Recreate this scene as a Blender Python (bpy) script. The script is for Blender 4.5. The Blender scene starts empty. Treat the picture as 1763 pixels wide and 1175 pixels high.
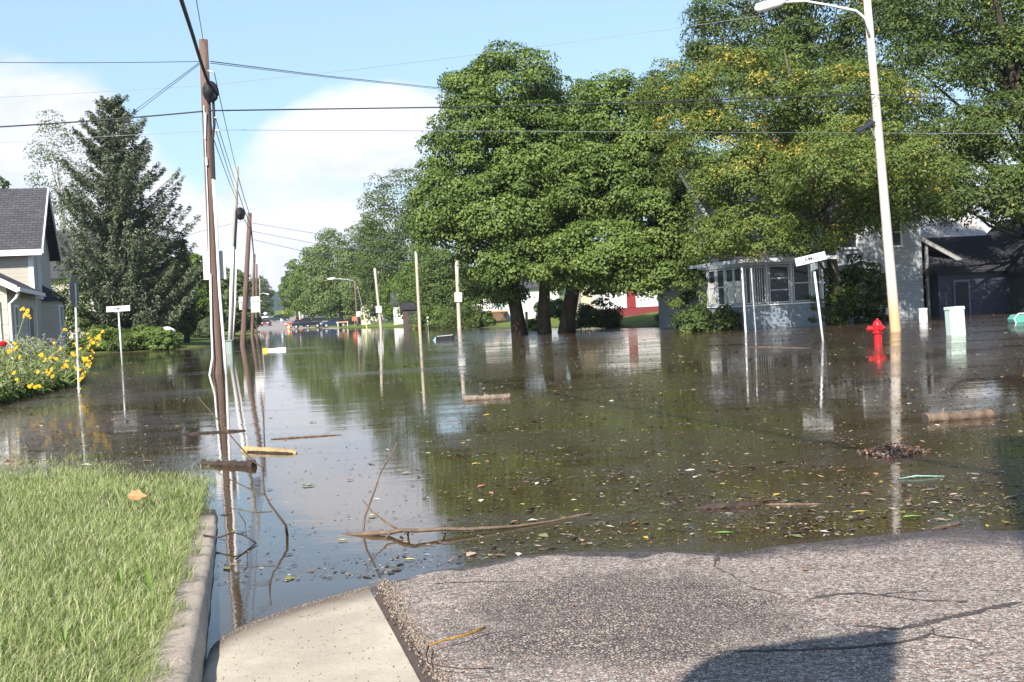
import bpy, math, random
import numpy as np
from mathutils import Vector, Matrix

# ------------------------------------------------------------------ camera, sky, sun
scene = bpy.context.scene
COL = scene.collection
F_PX, CX, CY = 1958.9, 881.5, 587.5
CAM_H, PITCH, ROLL = 1.42, math.radians(1.585), math.radians(3.05)
FW = Vector((0, math.cos(PITCH), -math.sin(PITCH)))
_U0 = Vector((0, math.sin(PITCH), math.cos(PITCH))); _R0 = Vector((1, 0, 0))
RT = _R0*math.cos(ROLL) - _U0*math.sin(ROLL)
UP = _U0*math.cos(ROLL) + _R0*math.sin(ROLL)
cam = bpy.data.objects.new('camera', bpy.data.cameras.new('camera'))
COL.objects.link(cam); scene.camera = cam
cam.data.sensor_width = 36; cam.data.lens = 40.0
cam.data.clip_start = .05; cam.data.clip_end = 6000
M = Matrix((RT, UP, -FW)).transposed().to_4x4(); M.translation = (0, 0, CAM_H)
cam.matrix_world = M

SUN_EL, SUN_H = math.radians(38), Vector((.349, .937)).normalized()   # sun_h: the way the shadows fall
scene.view_settings.view_transform = 'Standard'; scene.view_settings.look = 'None'
scene.view_settings.exposure = 0.97; scene.view_settings.gamma = 1
sl = bpy.data.lights.new('sun', 'SUN'); sl.energy = 5.0; sl.angle = math.radians(.53); sl.color = (1, .935, .85)
so = bpy.data.objects.new('sun', sl); COL.objects.link(so)
sd = Vector((SUN_H.x*math.cos(SUN_EL), SUN_H.y*math.cos(SUN_EL), -math.sin(SUN_EL)))
so.rotation_euler = sd.to_track_quat('-Z', 'Y').to_euler(); so.location = (-10, -20, 30)

def P(px, py, z=0.0):
    r = FW*F_PX + RT*(px-CX) - UP*(py-CY); k = (z-CAM_H)/r.z
    return Vector((r.x*k, r.y*k, z))
def PD(px, py, Y):
    r = FW*F_PX + RT*(px-CX) - UP*(py-CY); k = Y/r.y
    return Vector((r.x*k, Y, CAM_H + r.z*k))
def pdir(px, py):
    return (FW*F_PX + RT*(px-CX) - UP*(py-CY)).normalized()

class NT:
    def __init__(s, t): s.t = t; t.nodes.clear()
    def n(s, ty, **kw):
        nd = s.t.nodes.new(ty)
        for k, v in kw.items():
            if k == 'i':
                for a, b in v.items():
                    if isinstance(b, bpy.types.NodeSocket): s.t.links.new(b, nd.inputs[a])
                    else: nd.inputs[a].default_value = b
            else: setattr(nd, k, v)
        return nd
    def math(s, op, a, b=None, c=None, clamp=False):
        d = {0: a}
        if b is not None: d[1] = b
        if c is not None: d[2] = c
        nd = s.n('ShaderNodeMath', operation=op, i=d); nd.use_clamp = clamp
        return nd.outputs[0]
    def mix(s, f, a, b, blend='MIX'):
        nd = s.n('ShaderNodeMix', data_type='RGBA', blend_type=blend)
        for k, v in ((0, f), (6, a), (7, b)):
            if isinstance(v, bpy.types.NodeSocket): s.t.links.new(v, nd.inputs[k])
            else: nd.inputs[k].default_value = (tuple(v)+(1,) if k and len(v) == 3 else v)
        return nd.outputs[2]
    def ramp(s, f, stops, interp='LINEAR'):
        nd = s.n('ShaderNodeValToRGB', i={0: f}); e = nd.color_ramp; e.interpolation = interp
        while len(e.elements) < len(stops): e.elements.new(.5)
        for q, (p, c) in zip(e.elements, stops):
            q.position = p; q.color = tuple(c)+(1,) if not isinstance(c, (int, float)) else (c, c, c, 1)
        return nd.outputs[0]
    def noise(s, vec, scale, detail=3, rough=.5, dist=0):
        return s.n('ShaderNodeTexNoise', i={'Vector': vec, 'Scale': scale, 'Detail': detail, 'Roughness': rough, 'Distortion': dist}).outputs[0]
    def map(s, vec, scale=(1, 1, 1), rot=(0, 0, 0), loc=(0, 0, 0)):
        return s.n('ShaderNodeMapping', i={0: vec, 1: loc, 2: rot, 3: scale}).outputs[0]

def make_world():
    w = bpy.data.worlds.new('World'); scene.world = w; w.use_nodes = True
    t = NT(w.node_tree)
    sky = t.n('ShaderNodeTexSky', sky_type='NISHITA'); sky.sun_disc = False
    sky.sun_elevation = SUN_EL; sky.sun_rotation = math.atan2(-SUN_H.x, -SUN_H.y)
    sky.air_density = 1.0; sky.dust_density = .6; sky.ozone_density = 1.6; sky.altitude = 200
    d = t.n('ShaderNodeTexCoord').outputs['Generated']
    st = t.map(d, (1, 1, 2.3))
    n1 = t.noise(st, 3.4, 7, .58, .25)
    n2 = t.noise(t.map(d, (1, 1, 6), loc=(3, 1, 0)), 3.0, 5, .6, .2)
    dens = t.math('MULTIPLY_ADD', n1, 1.35, -.62)
    # cumulus masses: direction, angular radius, weight
    for (px, py, r, wt) in ((60, 190, .07, .62), (190, 250, .07, .5), (20, 290, .06, .3), (670, 190, .045, .85), (500, 215, .045, .6), (590, 270, .06, .25), (560, 370, .07, .26), (330, 370, .06, .3), (310, 200, .04, -.2), (450, 310, .05, -.15),
                            (600, -30, .05, .3), (1120, -20, .05, .3), (840, 40, .12, -.5), (380, 50, .13, -.5), (160, 30, .11, -.35), (1000, 60, .1, -.4)):
        v = pdir(px, py)
        df = t.n('ShaderNodeVectorMath', operation='DISTANCE', i={0: t.map(d, (1, 1, 1.35), loc=(0, 0, 0)), 1: (v.x, v.y, v.z*1.35)}).outputs['Value']
        k = t.math('SUBTRACT', 1, t.math('DIVIDE', df, r*2), clamp=True)
        dens = t.math('MULTIPLY_ADD', k, wt, dens)
    z = t.n('ShaderNodeSeparateXYZ', i={0: d}).outputs[2]
    low = t.math('SUBTRACT', 1, t.math('DIVIDE', z, .14), clamp=True)
    dens = t.math('ADD', dens, t.math('MULTIPLY', low, t.math('MULTIPLY_ADD', n2, .9, -.22)))
    high = t.n('ShaderNodeMapRange', interpolation_type='SMOOTHSTEP', i={0: z, 1: .33, 2: .65}).outputs[0]
    dens = t.math('MULTIPLY_ADD', high, -.55, dens)
    m = t.n('ShaderNodeMapRange', interpolation_type='SMOOTHSTEP', i={0: dens, 1: .05, 2: .34, 3: 0, 4: .93}).outputs[0]
    shade = t.ramp(t.noise(st, 6, 5, .6), [(.34, (4.5, 4.75, 5.6)), (.55, (6.1, 6.15, 6.6))])
    base = t.mix(t.math('MULTIPLY_ADD', high, -.5, .5), sky.outputs[0], (3.15, 4.75, 6.3))
    c = t.mix(m, base, shade)
    bg = t.n('ShaderNodeBackground', i={0: c, 1: .098})
    t.t.links.new(bg.outputs[0], t.n('ShaderNodeOutputWorld').inputs[0])
make_world()

# ------------------------------------------------------------------ materials
def mat_base(name):
    m = bpy.data.materials.new(name); m.use_nodes = True
    t = NT(m.node_tree); out = t.n('ShaderNodeOutputMaterial')
    return m, t, out
_mc = {}
def plain(name, col, rough=.6, metal=0, var=.15, scale=6, bump=0, spec=.4, stain=0):
    if name in _mc: return _mc[name]
    m, t, out = mat_base(name)
    tc = t.n('ShaderNodeTexCoord').outputs['Object']
    nz = t.noise(tc, scale, 5, .6)
    c = t.mix(nz, [x*(1-var) for x in col], [min(1, x*(1+var)) for x in col])
    if stain:
        sn = t.ramp(t.noise(t.map(tc, (1, 1, .25)), scale*.7, 5, .65), [(.5, 0), (.75, 1)])
        c = t.mix(t.math('MULTIPLY', sn, stain), c, [x*.35+.02 for x in col])
    b = t.n('ShaderNodeBsdfPrincipled', i={'Base Color': c, 'Roughness': rough, 'Metallic': metal, 'Specular IOR Level': spec})
    if bump:
        t.t.links.new(t.n('ShaderNodeBump', i={'Strength': bump, 'Distance': .02, 'Height': t.noise(tc, scale*6, 4, .7)}).outputs[0], b.inputs['Normal'])
    t.t.links.new(b.outputs[0], out.inputs[0]); _mc[name] = m
    return m
def wood(name, col, dark, zs=.6, xs=14):
    if name in _mc: return _mc[name]
    m, t, out = mat_base(name)
    tc = t.n('ShaderNodeTexCoord').outputs['Object']
    v = t.map(tc, (xs, xs, zs))
    c = t.mix(t.ramp(t.noise(v, 1, 6, .7), [(.35, 0), (.65, 1)]), dark, col)
    c = t.mix(t.ramp(t.noise(tc, 1.3, 3), [(.4, 0), (.7, .6)]), c, [x*.7 for x in col])
    b = t.n('ShaderNodeBsdfPrincipled', i={'Base Color': c, 'Roughness': .85, 'Specular IOR Level': .2})
    t.t.links.new(t.n('ShaderNodeBump', i={'Strength': .5, 'Distance': .02, 'Height': t.noise(v, 2, 5, .7)}).outputs[0], b.inputs['Normal'])
    t.t.links.new(b.outputs[0], out.inputs[0]); _mc[name] = m
    return m
def lap(name, col, pitch=.16, rough=.6, dirt=.25):
    """horizontal clapboards: a saw-tooth bump with a thin dark lap line"""
    if name in _mc: return _mc[name]
    m, t, out = mat_base(name)
    tc = t.n('ShaderNodeTexCoord').outputs['Object']
    z = t.n('ShaderNodeSeparateXYZ', i={0: tc}).outputs[2]
    f = t.math('FRACT', t.math('DIVIDE', z, pitch))
    line = t.ramp(f, [(0, .45), (.09, 1)])
    c = t.mix(t.noise(tc, 1.5, 5, .6), [x*(1-dirt) for x in col], col)
    c = t.mix(1.0, c, line, 'MULTIPLY')
    b = t.n('ShaderNodeBsdfPrincipled', i={'Base Color': c, 'Roughness': rough})
    t.t.links.new(t.n('ShaderNodeBump', i={'Strength': .6, 'Distance': .02, 'Height': f}).outputs[0], b.inputs['Normal'])
    t.t.links.new(b.outputs[0], out.inputs[0]); _mc[name] = m
    return m
def shingle(name, col):
    if name in _mc: return _mc[name]
    m, t, out = mat_base(name)
    tc = t.n('ShaderNodeTexCoord').outputs['Object']
    br = t.n('ShaderNodeTexBrick', i={'Vector': t.map(tc, (1, 1, 1), rot=(math.pi/2, 0, 0)), 'Color1': tuple(col)+(1,), 'Color2': tuple(x*.72 for x in col)+(1,),
             'Mortar': tuple(x*.35 for x in col)+(1,), 'Scale': 1, 'Mortar Size': .012, 'Brick Width': .3, 'Row Height': .11})
    c = t.mix(t.noise(tc, .8, 4), [.7]*3, [1.15]*3)
    c = t.mix(1.0, br.outputs[0], c, 'MULTIPLY')
    b = t.n('ShaderNodeBsdfPrincipled', i={'Base Color': c, 'Roughness': .9, 'Specular IOR Level': .2})
    t.t.links.new(b.outputs[0], out.inputs[0]); _mc[name] = m
    return m
def leafmat(name, c0, c1, yellow=(.5, .33, .03), trans=.28, rough=.55, c2=None):
    """leaf colour runs c0..c1 on the 'tint' attribute, 'turn' marks leaves already turned yellow"""
    m, t, out = mat_base(name)
    a = t.n('ShaderNodeAttribute', attribute_name='tint').outputs['Fac']
    y = t.n('ShaderNodeAttribute', attribute_name='turn').outputs['Fac']
    c = t.mix(a, c0, c1)
    c = t.mix(y, c, yellow)
    b = t.n('ShaderNodeBsdfPrincipled', i={'Base Color': c, 'Roughness': rough, 'Specular IOR Level': .25})
    tr = t.n('ShaderNodeBsdfTranslucent', i={'Color': t.mix(1.0, c, (1.25, 1.35, .6), 'MULTIPLY')})
    mx = t.n('ShaderNodeMixShader', i={0: trans, 1: b.outputs[0], 2: tr.outputs[0]})
    t.t.links.new(mx.outputs[0], out.inputs[0])
    return m
def glass(name='window_glass', col=(.02, .025, .03)):
    if name in _mc: return _mc[name]
    m, t, out = mat_base(name)
    tc = t.n('ShaderNodeTexCoord').outputs['Object']
    b = t.n('ShaderNodeBsdfPrincipled', i={'Base Color': t.mix(t.noise(tc, .9, 2), col, [x*2.5 for x in col]), 'Roughness': .07, 'Specular IOR Level': .22})
    t.t.links.new(b.outputs[0], out.inputs[0]); _mc[name] = m
    return m

WHITE = plain('white_paint', (.78, .78, .76), .5, var=.08, stain=.25, scale=2)
BRIGHT = plain('white_enamel', (.82, .82, .82), .4, var=.04)
SIGNBACK = plain('sign_aluminium', (.45, .46, .47), .5, .3, var=.08)
GALV = plain('galvanised_steel', (.5, .51, .5), .5, .5, var=.15, stain=.3)
BLACK = plain('black_rubber', (.016, .016, .018), .6)
WIRE = plain('wire_sheath', (.03, .032, .035), .6)
WIREL = plain('bare_wire', (.35, .36, .38), .4, .7)
POLE_D = wood('weathered_pole_wood', (.2, .135, .11), (.075, .05, .042), .35, 22)
POLE_L = wood('pale_pole_wood', (.56, .49, .41), (.40, .33, .27), .35, 22)
POLE_G = wood('grey_pole_wood', (.42, .40, .36), (.25, .23, .2), .35, 22)
BARK = wood('tree_bark', (.085, .068, .05), (.03, .024, .018), 1.2, 9)
BARKL = wood('mossy_bark', (.15, .13, .085), (.05, .042, .03), 1.2, 9)
BARKM = wood('driftwood_bark', (.20, .145, .105), (.06, .042, .032), 3, 9)
RED = plain('red_enamel', (.55, .012, .02), .35, var=.1)
ORANGE = plain('orange_plastic', (.8, .16, .02), .5)
YELLOW = plain('yellow_paint', (.75, .5, .02), .5)

# ------------------------------------------------------------------ mesh helpers
def link(name, me, mat, parent=None):
    o = bpy.data.objects.new(name, me); COL.objects.link(o)
    if mat: me.materials.append(mat)
    if parent: o.parent = parent
    return o
def tag(o, label=None, cat=None, group=None, kind=None):
    if label: o['label'] = label
    if cat: o['category'] = cat
    if group: o['group'] = group
    if kind: o['kind'] = kind
    return o
def thing(name, loc, label, cat, group=None, rz=0.0, tilt=None):
    o = bpy.data.objects.new(name, None); COL.objects.link(o); o.location = loc
    o.rotation_euler = (tilt[0], tilt[1], rz) if tilt else (0, 0, rz)
    o.empty_display_size = .3
    return tag(o, label, cat, group)
class MB:
    def __init__(s): s.v = []; s.f = []
    def box(s, x0, x1, y0, y1, z0, z1):
        n = len(s.v)
        s.v += [(x, y, z) for z in (z0, z1) for y in (y0, y1) for x in (x0, x1)]
        s.f += [tuple(n+i for i in q) for q in ((0, 2, 3, 1), (4, 5, 7, 6), (0, 1, 5, 4), (2, 6, 7, 3), (0, 4, 6, 2), (1, 3, 7, 5))]
        return s
    def quad(s, *p):
        n = len(s.v); s.v += [tuple(q) for q in p]; s.f.append(tuple(range(n, n+len(p)))); return s
    def prism(s, poly, off):
        """closed polygon (3-D points) extruded by the vector off"""
        n = len(s.v); k = len(poly)
        s.v += [tuple(p) for p in poly] + [tuple(Vector(p)+Vector(off)) for p in poly]
        s.f.append(tuple(range(n, n+k))[::-1]); s.f.append(tuple(range(n+k, n+2*k)))
        for i in range(k): j = (i+1) % k; s.f.append((n+i, n+j, n+k+j, n+k+i))
        return s
    def tube(s, pts, rad, k=8, cap=True, jit=0, rng=None):
        pts = [Vector(p) for p in pts]
        if not hasattr(rad, '__len__'): rad = [rad]*len(pts)
        n0 = len(s.v); up = Vector((0, 0, 1))
        for i, p in enumerate(pts):
            d = (pts[min(i+1, len(pts)-1)] - pts[max(i-1, 0)]).normalized()
            a = d.cross(Vector((0, 1, .01)) if abs(d.z) > .9 else up).normalized(); b = d.cross(a)
            for j in range(k):
                t = 2*math.pi*j/k; r = rad[i]*(1+(rng.uniform(-jit, jit) if jit else 0))
                s.v.append(tuple(p + a*(r*math.cos(t)) + b*(r*math.sin(t))))
        for i in range(len(pts)-1):
            for j in range(k):
                q = (j+1) % k; s.f.append((n0+i*k+j, n0+i*k+q, n0+i*k+k+q, n0+i*k+k+j))
        if cap:
            s.f.append(tuple(n0+j for j in range(k))[::-1]); s.f.append(tuple(n0+(len(pts)-1)*k+j for j in range(k)))
        return s
    def lathe(s, prof, k=16, o=(0, 0, 0)):
        n0 = len(s.v)
        for r, z in prof:
            for j in range(k):
                t = 2*math.pi*j/k; s.v.append((o[0]+r*math.cos(t), o[1]+r*math.sin(t), o[2]+z))
        for i in range(len(prof)-1):
            for j in range(k):
                q = (j+1) % k; s.f.append((n0+i*k+j, n0+i*k+q, n0+i*k+k+q, n0+i*k+k+j))
        s.f.append(tuple(n0+j for j in range(k))[::-1]); s.f.append(tuple(n0+(len(prof)-1)*k+j for j in range(k)))
        return s
    def build(s, name, mat, parent=None, smooth=False, bevel=0):
        me = bpy.data.meshes.new(name); me.from_pydata(s.v, [], s.f); me.update()
        if smooth: me.polygons.foreach_set('use_smooth', [True]*len(me.polygons))
        o = link(name, me, mat, parent)
        if bevel:
            b = o.modifiers.new('bevel', 'BEVEL'); b.width = bevel; b.segments = 2; b.limit_method = 'ANGLE'
        return o
def npmesh(name, V, Q, mat, parent=None, attrs=None, smooth=False):
    me = bpy.data.meshes.new(name); V = np.asarray(V, np.float32); Q = np.asarray(Q, np.int32); k = Q.shape[1]
    me.vertices.add(len(V)); me.vertices.foreach_set('co', V.ravel())
    me.loops.add(Q.size); me.loops.foreach_set('vertex_index', Q.ravel())
    me.polygons.add(len(Q)); me.polygons.foreach_set('loop_start', np.arange(0, Q.size, k, dtype=np.int32))
    me.polygons.foreach_set('loop_total', np.full(len(Q), k, np.int32))
    if smooth: me.polygons.foreach_set('use_smooth', np.ones(len(Q), bool))
    for a, v in (attrs or {}).items():
        at = me.attributes.new(a, 'FLOAT', 'POINT'); at.data.foreach_set('value', np.asarray(v, np.float32))
    me.update(); me.validate()
    return link(name, me, mat, parent)
def unit(a): return a/(np.linalg.norm(a, axis=1, keepdims=True)+1e-9)
def leafquads(rng, C, N, L, W, axis=None):
    """rhombic leaves centred on C with normals N; returns verts, quads"""
    n = len(C); N = unit(N)
    a = rng.normal(size=(n, 3)) if axis is None else axis + rng.normal(size=(n, 3))*.25
    a = unit(a - N*(a*N).sum(1, keepdims=True)); b = np.cross(N, a)
    L = np.broadcast_to(L, n)[:, None]; W = np.broadcast_to(W, n)[:, None]
    V = np.empty((n, 4, 3)); V[:, 0] = C-a*L/2; V[:, 1] = C+b*W/2+N*W*.12; V[:, 2] = C+a*L/2; V[:, 3] = C-b*W/2+N*W*.12
    return V.reshape(-1, 3), np.arange(n*4).reshape(n, 4)

# ------------------------------------------------------------------ ground
SD = np.array([-.2275, .9738]); ST = np.array([.9738, .2275]); SO = np.array([-1.37, 4.8])   # street axes and origin at the kerb foot
K = .035
def st2xy(s, t): return SO[0]+SD[0]*s+ST[0]*t, SO[1]+SD[1]*s+ST[1]*t
def xy2st(x, y): return (x-SO[0])*SD[0]+(y-SO[1])*SD[1], (x-SO[0])*ST[0]+(y-SO[1])*ST[1]
def poly_sd(x, y, poly):
    """signed distance, positive inside"""
    x = np.asarray(x, float); y = np.asarray(y, float); d = np.full(x.shape, 1e9); ins = np.zeros(x.shape, bool)
    n = len(poly)
    for i in range(n):
        (ax, ay), (bx, by) = poly[i], poly[(i+1) % n]
        ex, ey = bx-ax, by-ay; wx, wy = x-ax, y-ay
        h = np.clip((wx*ex+wy*ey)/(ex*ex+ey*ey), 0, 1)
        d = np.minimum(d, np.hypot(wx-ex*h, wy-ey*h))
        c = (ay > y) != (by > y)
        ins ^= c & (x < ex*(y-ay)/(ey if ey else 1e-9)+ax)
    return np.where(ins, d, -d)
L1 = [(-70, 19), (-11.2, 21.8), (-11.9, 26), (-12.8, 32), (-14.6, 38), (-18, 44), (-26, 54), (-70, 60)]
L2 = [(-140, 76), (-26.7, 73), (-19.6, 72.5), (-38, 174), (-54, 236), (-260, 236)]
R1 = [(9.4, 60), (5.9, 66), (4.7, 76), (-.5, 86), (-9, 126), (-20.6, 152), (-28, 172), (-40, 236), (200, 236), (200, 66), (25, 64), (14, 62)]
def rough(x, y):
    return (np.sin(x*.9+1.3*np.sin(y*.5))*np.sin(y*.7+.8)+.5*np.sin(x*2.3+y*1.7)*np.cos(y*2.9-x))*.5
def height(x, y):
    x = np.asarray(x, float); y = np.asarray(y, float)
    h = np.full(x.shape, -.55)
    for pl, cap_ in ((L1, .55), (L2, .7), (R1, .8)):
        d = poly_sd(x, y, pl)+rough(x, y)*.35
        h = np.maximum(h, np.clip(np.where(d > 0, d*.075, d*.12), -.55, cap_))
    far = np.clip((y-212)/24, -1, 1e9)*.35
    far = np.where(y > 235, .33+(y-235)*.0165, far)
    far = np.minimum(far, 9+np.clip(y-700, 0, 2000)*.004)
    h = np.maximum(h, np.where(y > 205, np.clip(far, -.55, 1e9), -.55))
    hill = 55*np.exp(-((y-1700)/420)**2)*(.62+.22*np.sin(x/330+1.1)+.12*np.sin(x/120))
    h = h+np.where(y > 900, hill*np.clip((y-900)/300, 0, 1), 0)
    s, t = xy2st(x, y)
    near = np.where(y < 14, -K*s-.25, -.55)
    return np.where(y < 14, np.maximum(np.minimum(h, -.3), np.minimum(near, .3)), h)
def ground_material():
    m, t, out = mat_base('turf')
    p = t.n('ShaderNodeNewGeometry').outputs['Position']
    n1 = t.noise(p, .35, 5, .6); n2 = t.noise(p, 6, 4, .7)
    c = t.mix(n1, (.10, .155, .03), (.19, .23, .06)); c = t.mix(t.math('MULTIPLY', n2, .6), c, (.07, .11, .022))
    y = t.n('ShaderNodeSeparateXYZ', i={0: p})
    fy = t.n('ShaderNodeMapRange', i={0: y.outputs[1], 1: 700, 2: 950}).outputs[0]
    c = t.mix(fy, c, t.mix(t.noise(p, .02, 8, .8), (.022, .04, .03), (.05, .075, .05)))
    mud = t.n('ShaderNodeMapRange', i={0: y.outputs[2], 1: .10, 2: .0}).outputs[0]
    c = t.mix(mud, c, (.06, .05, .03))
    b = t.n('ShaderNodeBsdfPrincipled', i={'Base Color': c, 'Roughness': .95, 'Specular IOR Level': .1})
    t.t.links.new(t.n('ShaderNodeBump', i={'Strength': .8, 'Distance': .08, 'Height': t.noise(p, 9, 4, .8)}).outputs[0], b.inputs['Normal'])
    t.t.links.new(b.outputs[0], out.inputs[0]); return m
def axis(lo, hi, fine, grow, c=0.0):
    a = [c]; d = fine
    while a[-1] < hi: a.append(a[-1]+d); d *= grow
    b = [c]; d = fine
    while b[-1] > lo: b.append(b[-1]-d); d *= grow
    return np.array(b[::-1][:-1]+a)
def grid(xs, ys, zf):
    X, Y = np.meshgrid(xs, ys); Z = zf(X, Y)
    V = np.stack([X, Y, Z], -1).reshape(-1, 3); nx, ny = len(xs), len(ys)
    i = (np.arange(ny-1)[:, None]*nx+np.arange(nx-1)[None]).ravel()
    return V, np.stack([i, i+1, i+nx+1, i+nx], 1)
xs = axis(-2500, 2500, .7, 1.018, -8); ys = np.concatenate([np.arange(-60, 10, 3), np.arange(10, 110, .7), axis(110, 3400, 1, 1.02, 110)])
V, Q = grid(xs, ys, height)
gm = ground_material()
tag(npmesh('ground', V, Q, gm, smooth=True), kind='structure')

def water_material():
    m, t, out = mat_base('flood_water')
    g = t.n('ShaderNodeNewGeometry').outputs['Position']
    xyz = t.n('ShaderNodeSeparateXYZ', i={0: g})
    X, Y = xyz.outputs[0], xyz.outputs[1]
    # floating scum: fine flakes gathered in long wind-drawn bands
    bands = t.noise(t.map(g, (.10, .34, 1), rot=(0, 0, .12)), 1, 5, .62, .6)
    bands2 = t.noise(t.map(g, (.5, 1.5, 1), rot=(0, 0, -.1)), 1, 5, .7, .4)
    flake = t.noise(t.map(g, (.5, 1.0, 1)), 22, 6, .9)
    ratio = t.math('DIVIDE', X, t.math('MAXIMUM', Y, 1.0))
    # open lane of clean water down the street, scum thicker on both sides
    lane = t.n('ShaderNodeMapRange', interpolation_type='SMOOTHSTEP', i={0: t.math('ABSOLUTE', t.math('ADD', ratio, .185)), 1: .05, 2: .17}).outputs[0]
    fary = t.n('ShaderNodeMapRange', interpolation_type='SMOOTHSTEP', i={0: Y, 1: 13, 2: 36}).outputs[0]
    endy = t.n('ShaderNodeMapRange', interpolation_type='SMOOTHSTEP', i={0: Y, 1: 45, 2: 120, 3: 1, 4: .25}).outputs[0]
    cov = t.math('MULTIPLY_ADD', lane, .235, t.math('MULTIPLY_ADD', fary, .05, -.27))
    cov = t.math('ADD', cov, t.math('MULTIPLY', t.math('ADD', bands, t.math('MULTIPLY', bands2, .6)), .92))
    cov = t.math('ADD', cov, t.math('MULTIPLY', t.math('SUBTRACT', flake, .5), 1.5))
    mask = t.n('ShaderNodeMapRange', i={0: cov, 1: .60, 2: .76, 3: 0, 4: .86}).outputs[0]
    mask = t.math('MULTIPLY', mask, endy)
    fc = t.ramp(t.noise(g, 55, 3, .7), [(.32, (.012, .007, .004)), (.48, (.036, .022, .013)), (.62, (.080, .050, .032)), (.74, (.2, .15, .115)), (.84, (.42, .37, .32))])
    wc = t.mix(t.noise(g, .5, 3), (.038, .025, .011), (.060, .040, .018))
    # ripple bump: long soft swell plus faint capillary wrinkle
    r1 = t.noise(t.map(g, (.35, 1.3, 1)), 1.2, 2, .5); r2 = t.noise(t.map(g, (.5, 1.6, 1)), 9, 3, .55)
    bh = t.math('ADD', t.math('MULTIPLY', r1, .0055), t.math('MULTIPLY', r2, .0009))
    bp = t.n('ShaderNodeBump', i={'Strength': .55, 'Distance': 1.0, 'Height': bh})
    w = t.n('ShaderNodeBsdfPrincipled', i={'Base Color': wc, 'Roughness': .025, 'IOR': 1.45, 'Specular IOR Level': .5, 'Normal': bp.outputs[0]})
    sb = t.n('ShaderNodeBsdfPrincipled', i={'Base Color': fc, 'Roughness': .22, 'Specular IOR Level': .5, 'Normal': bp.outputs[0]})
    mx = t.n('ShaderNodeMixShader', i={0: mask, 1: w.outputs[0], 2: sb.outputs[0]})
    t.t.links.new(mx.outputs[0], out.inputs[0]); return m
V, Q = grid(np.linspace(-420, 420, 15), np.linspace(-40, 330, 15), lambda x, y: x*0)
tag(npmesh('water', V, Q, water_material()), kind='structure')

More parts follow.
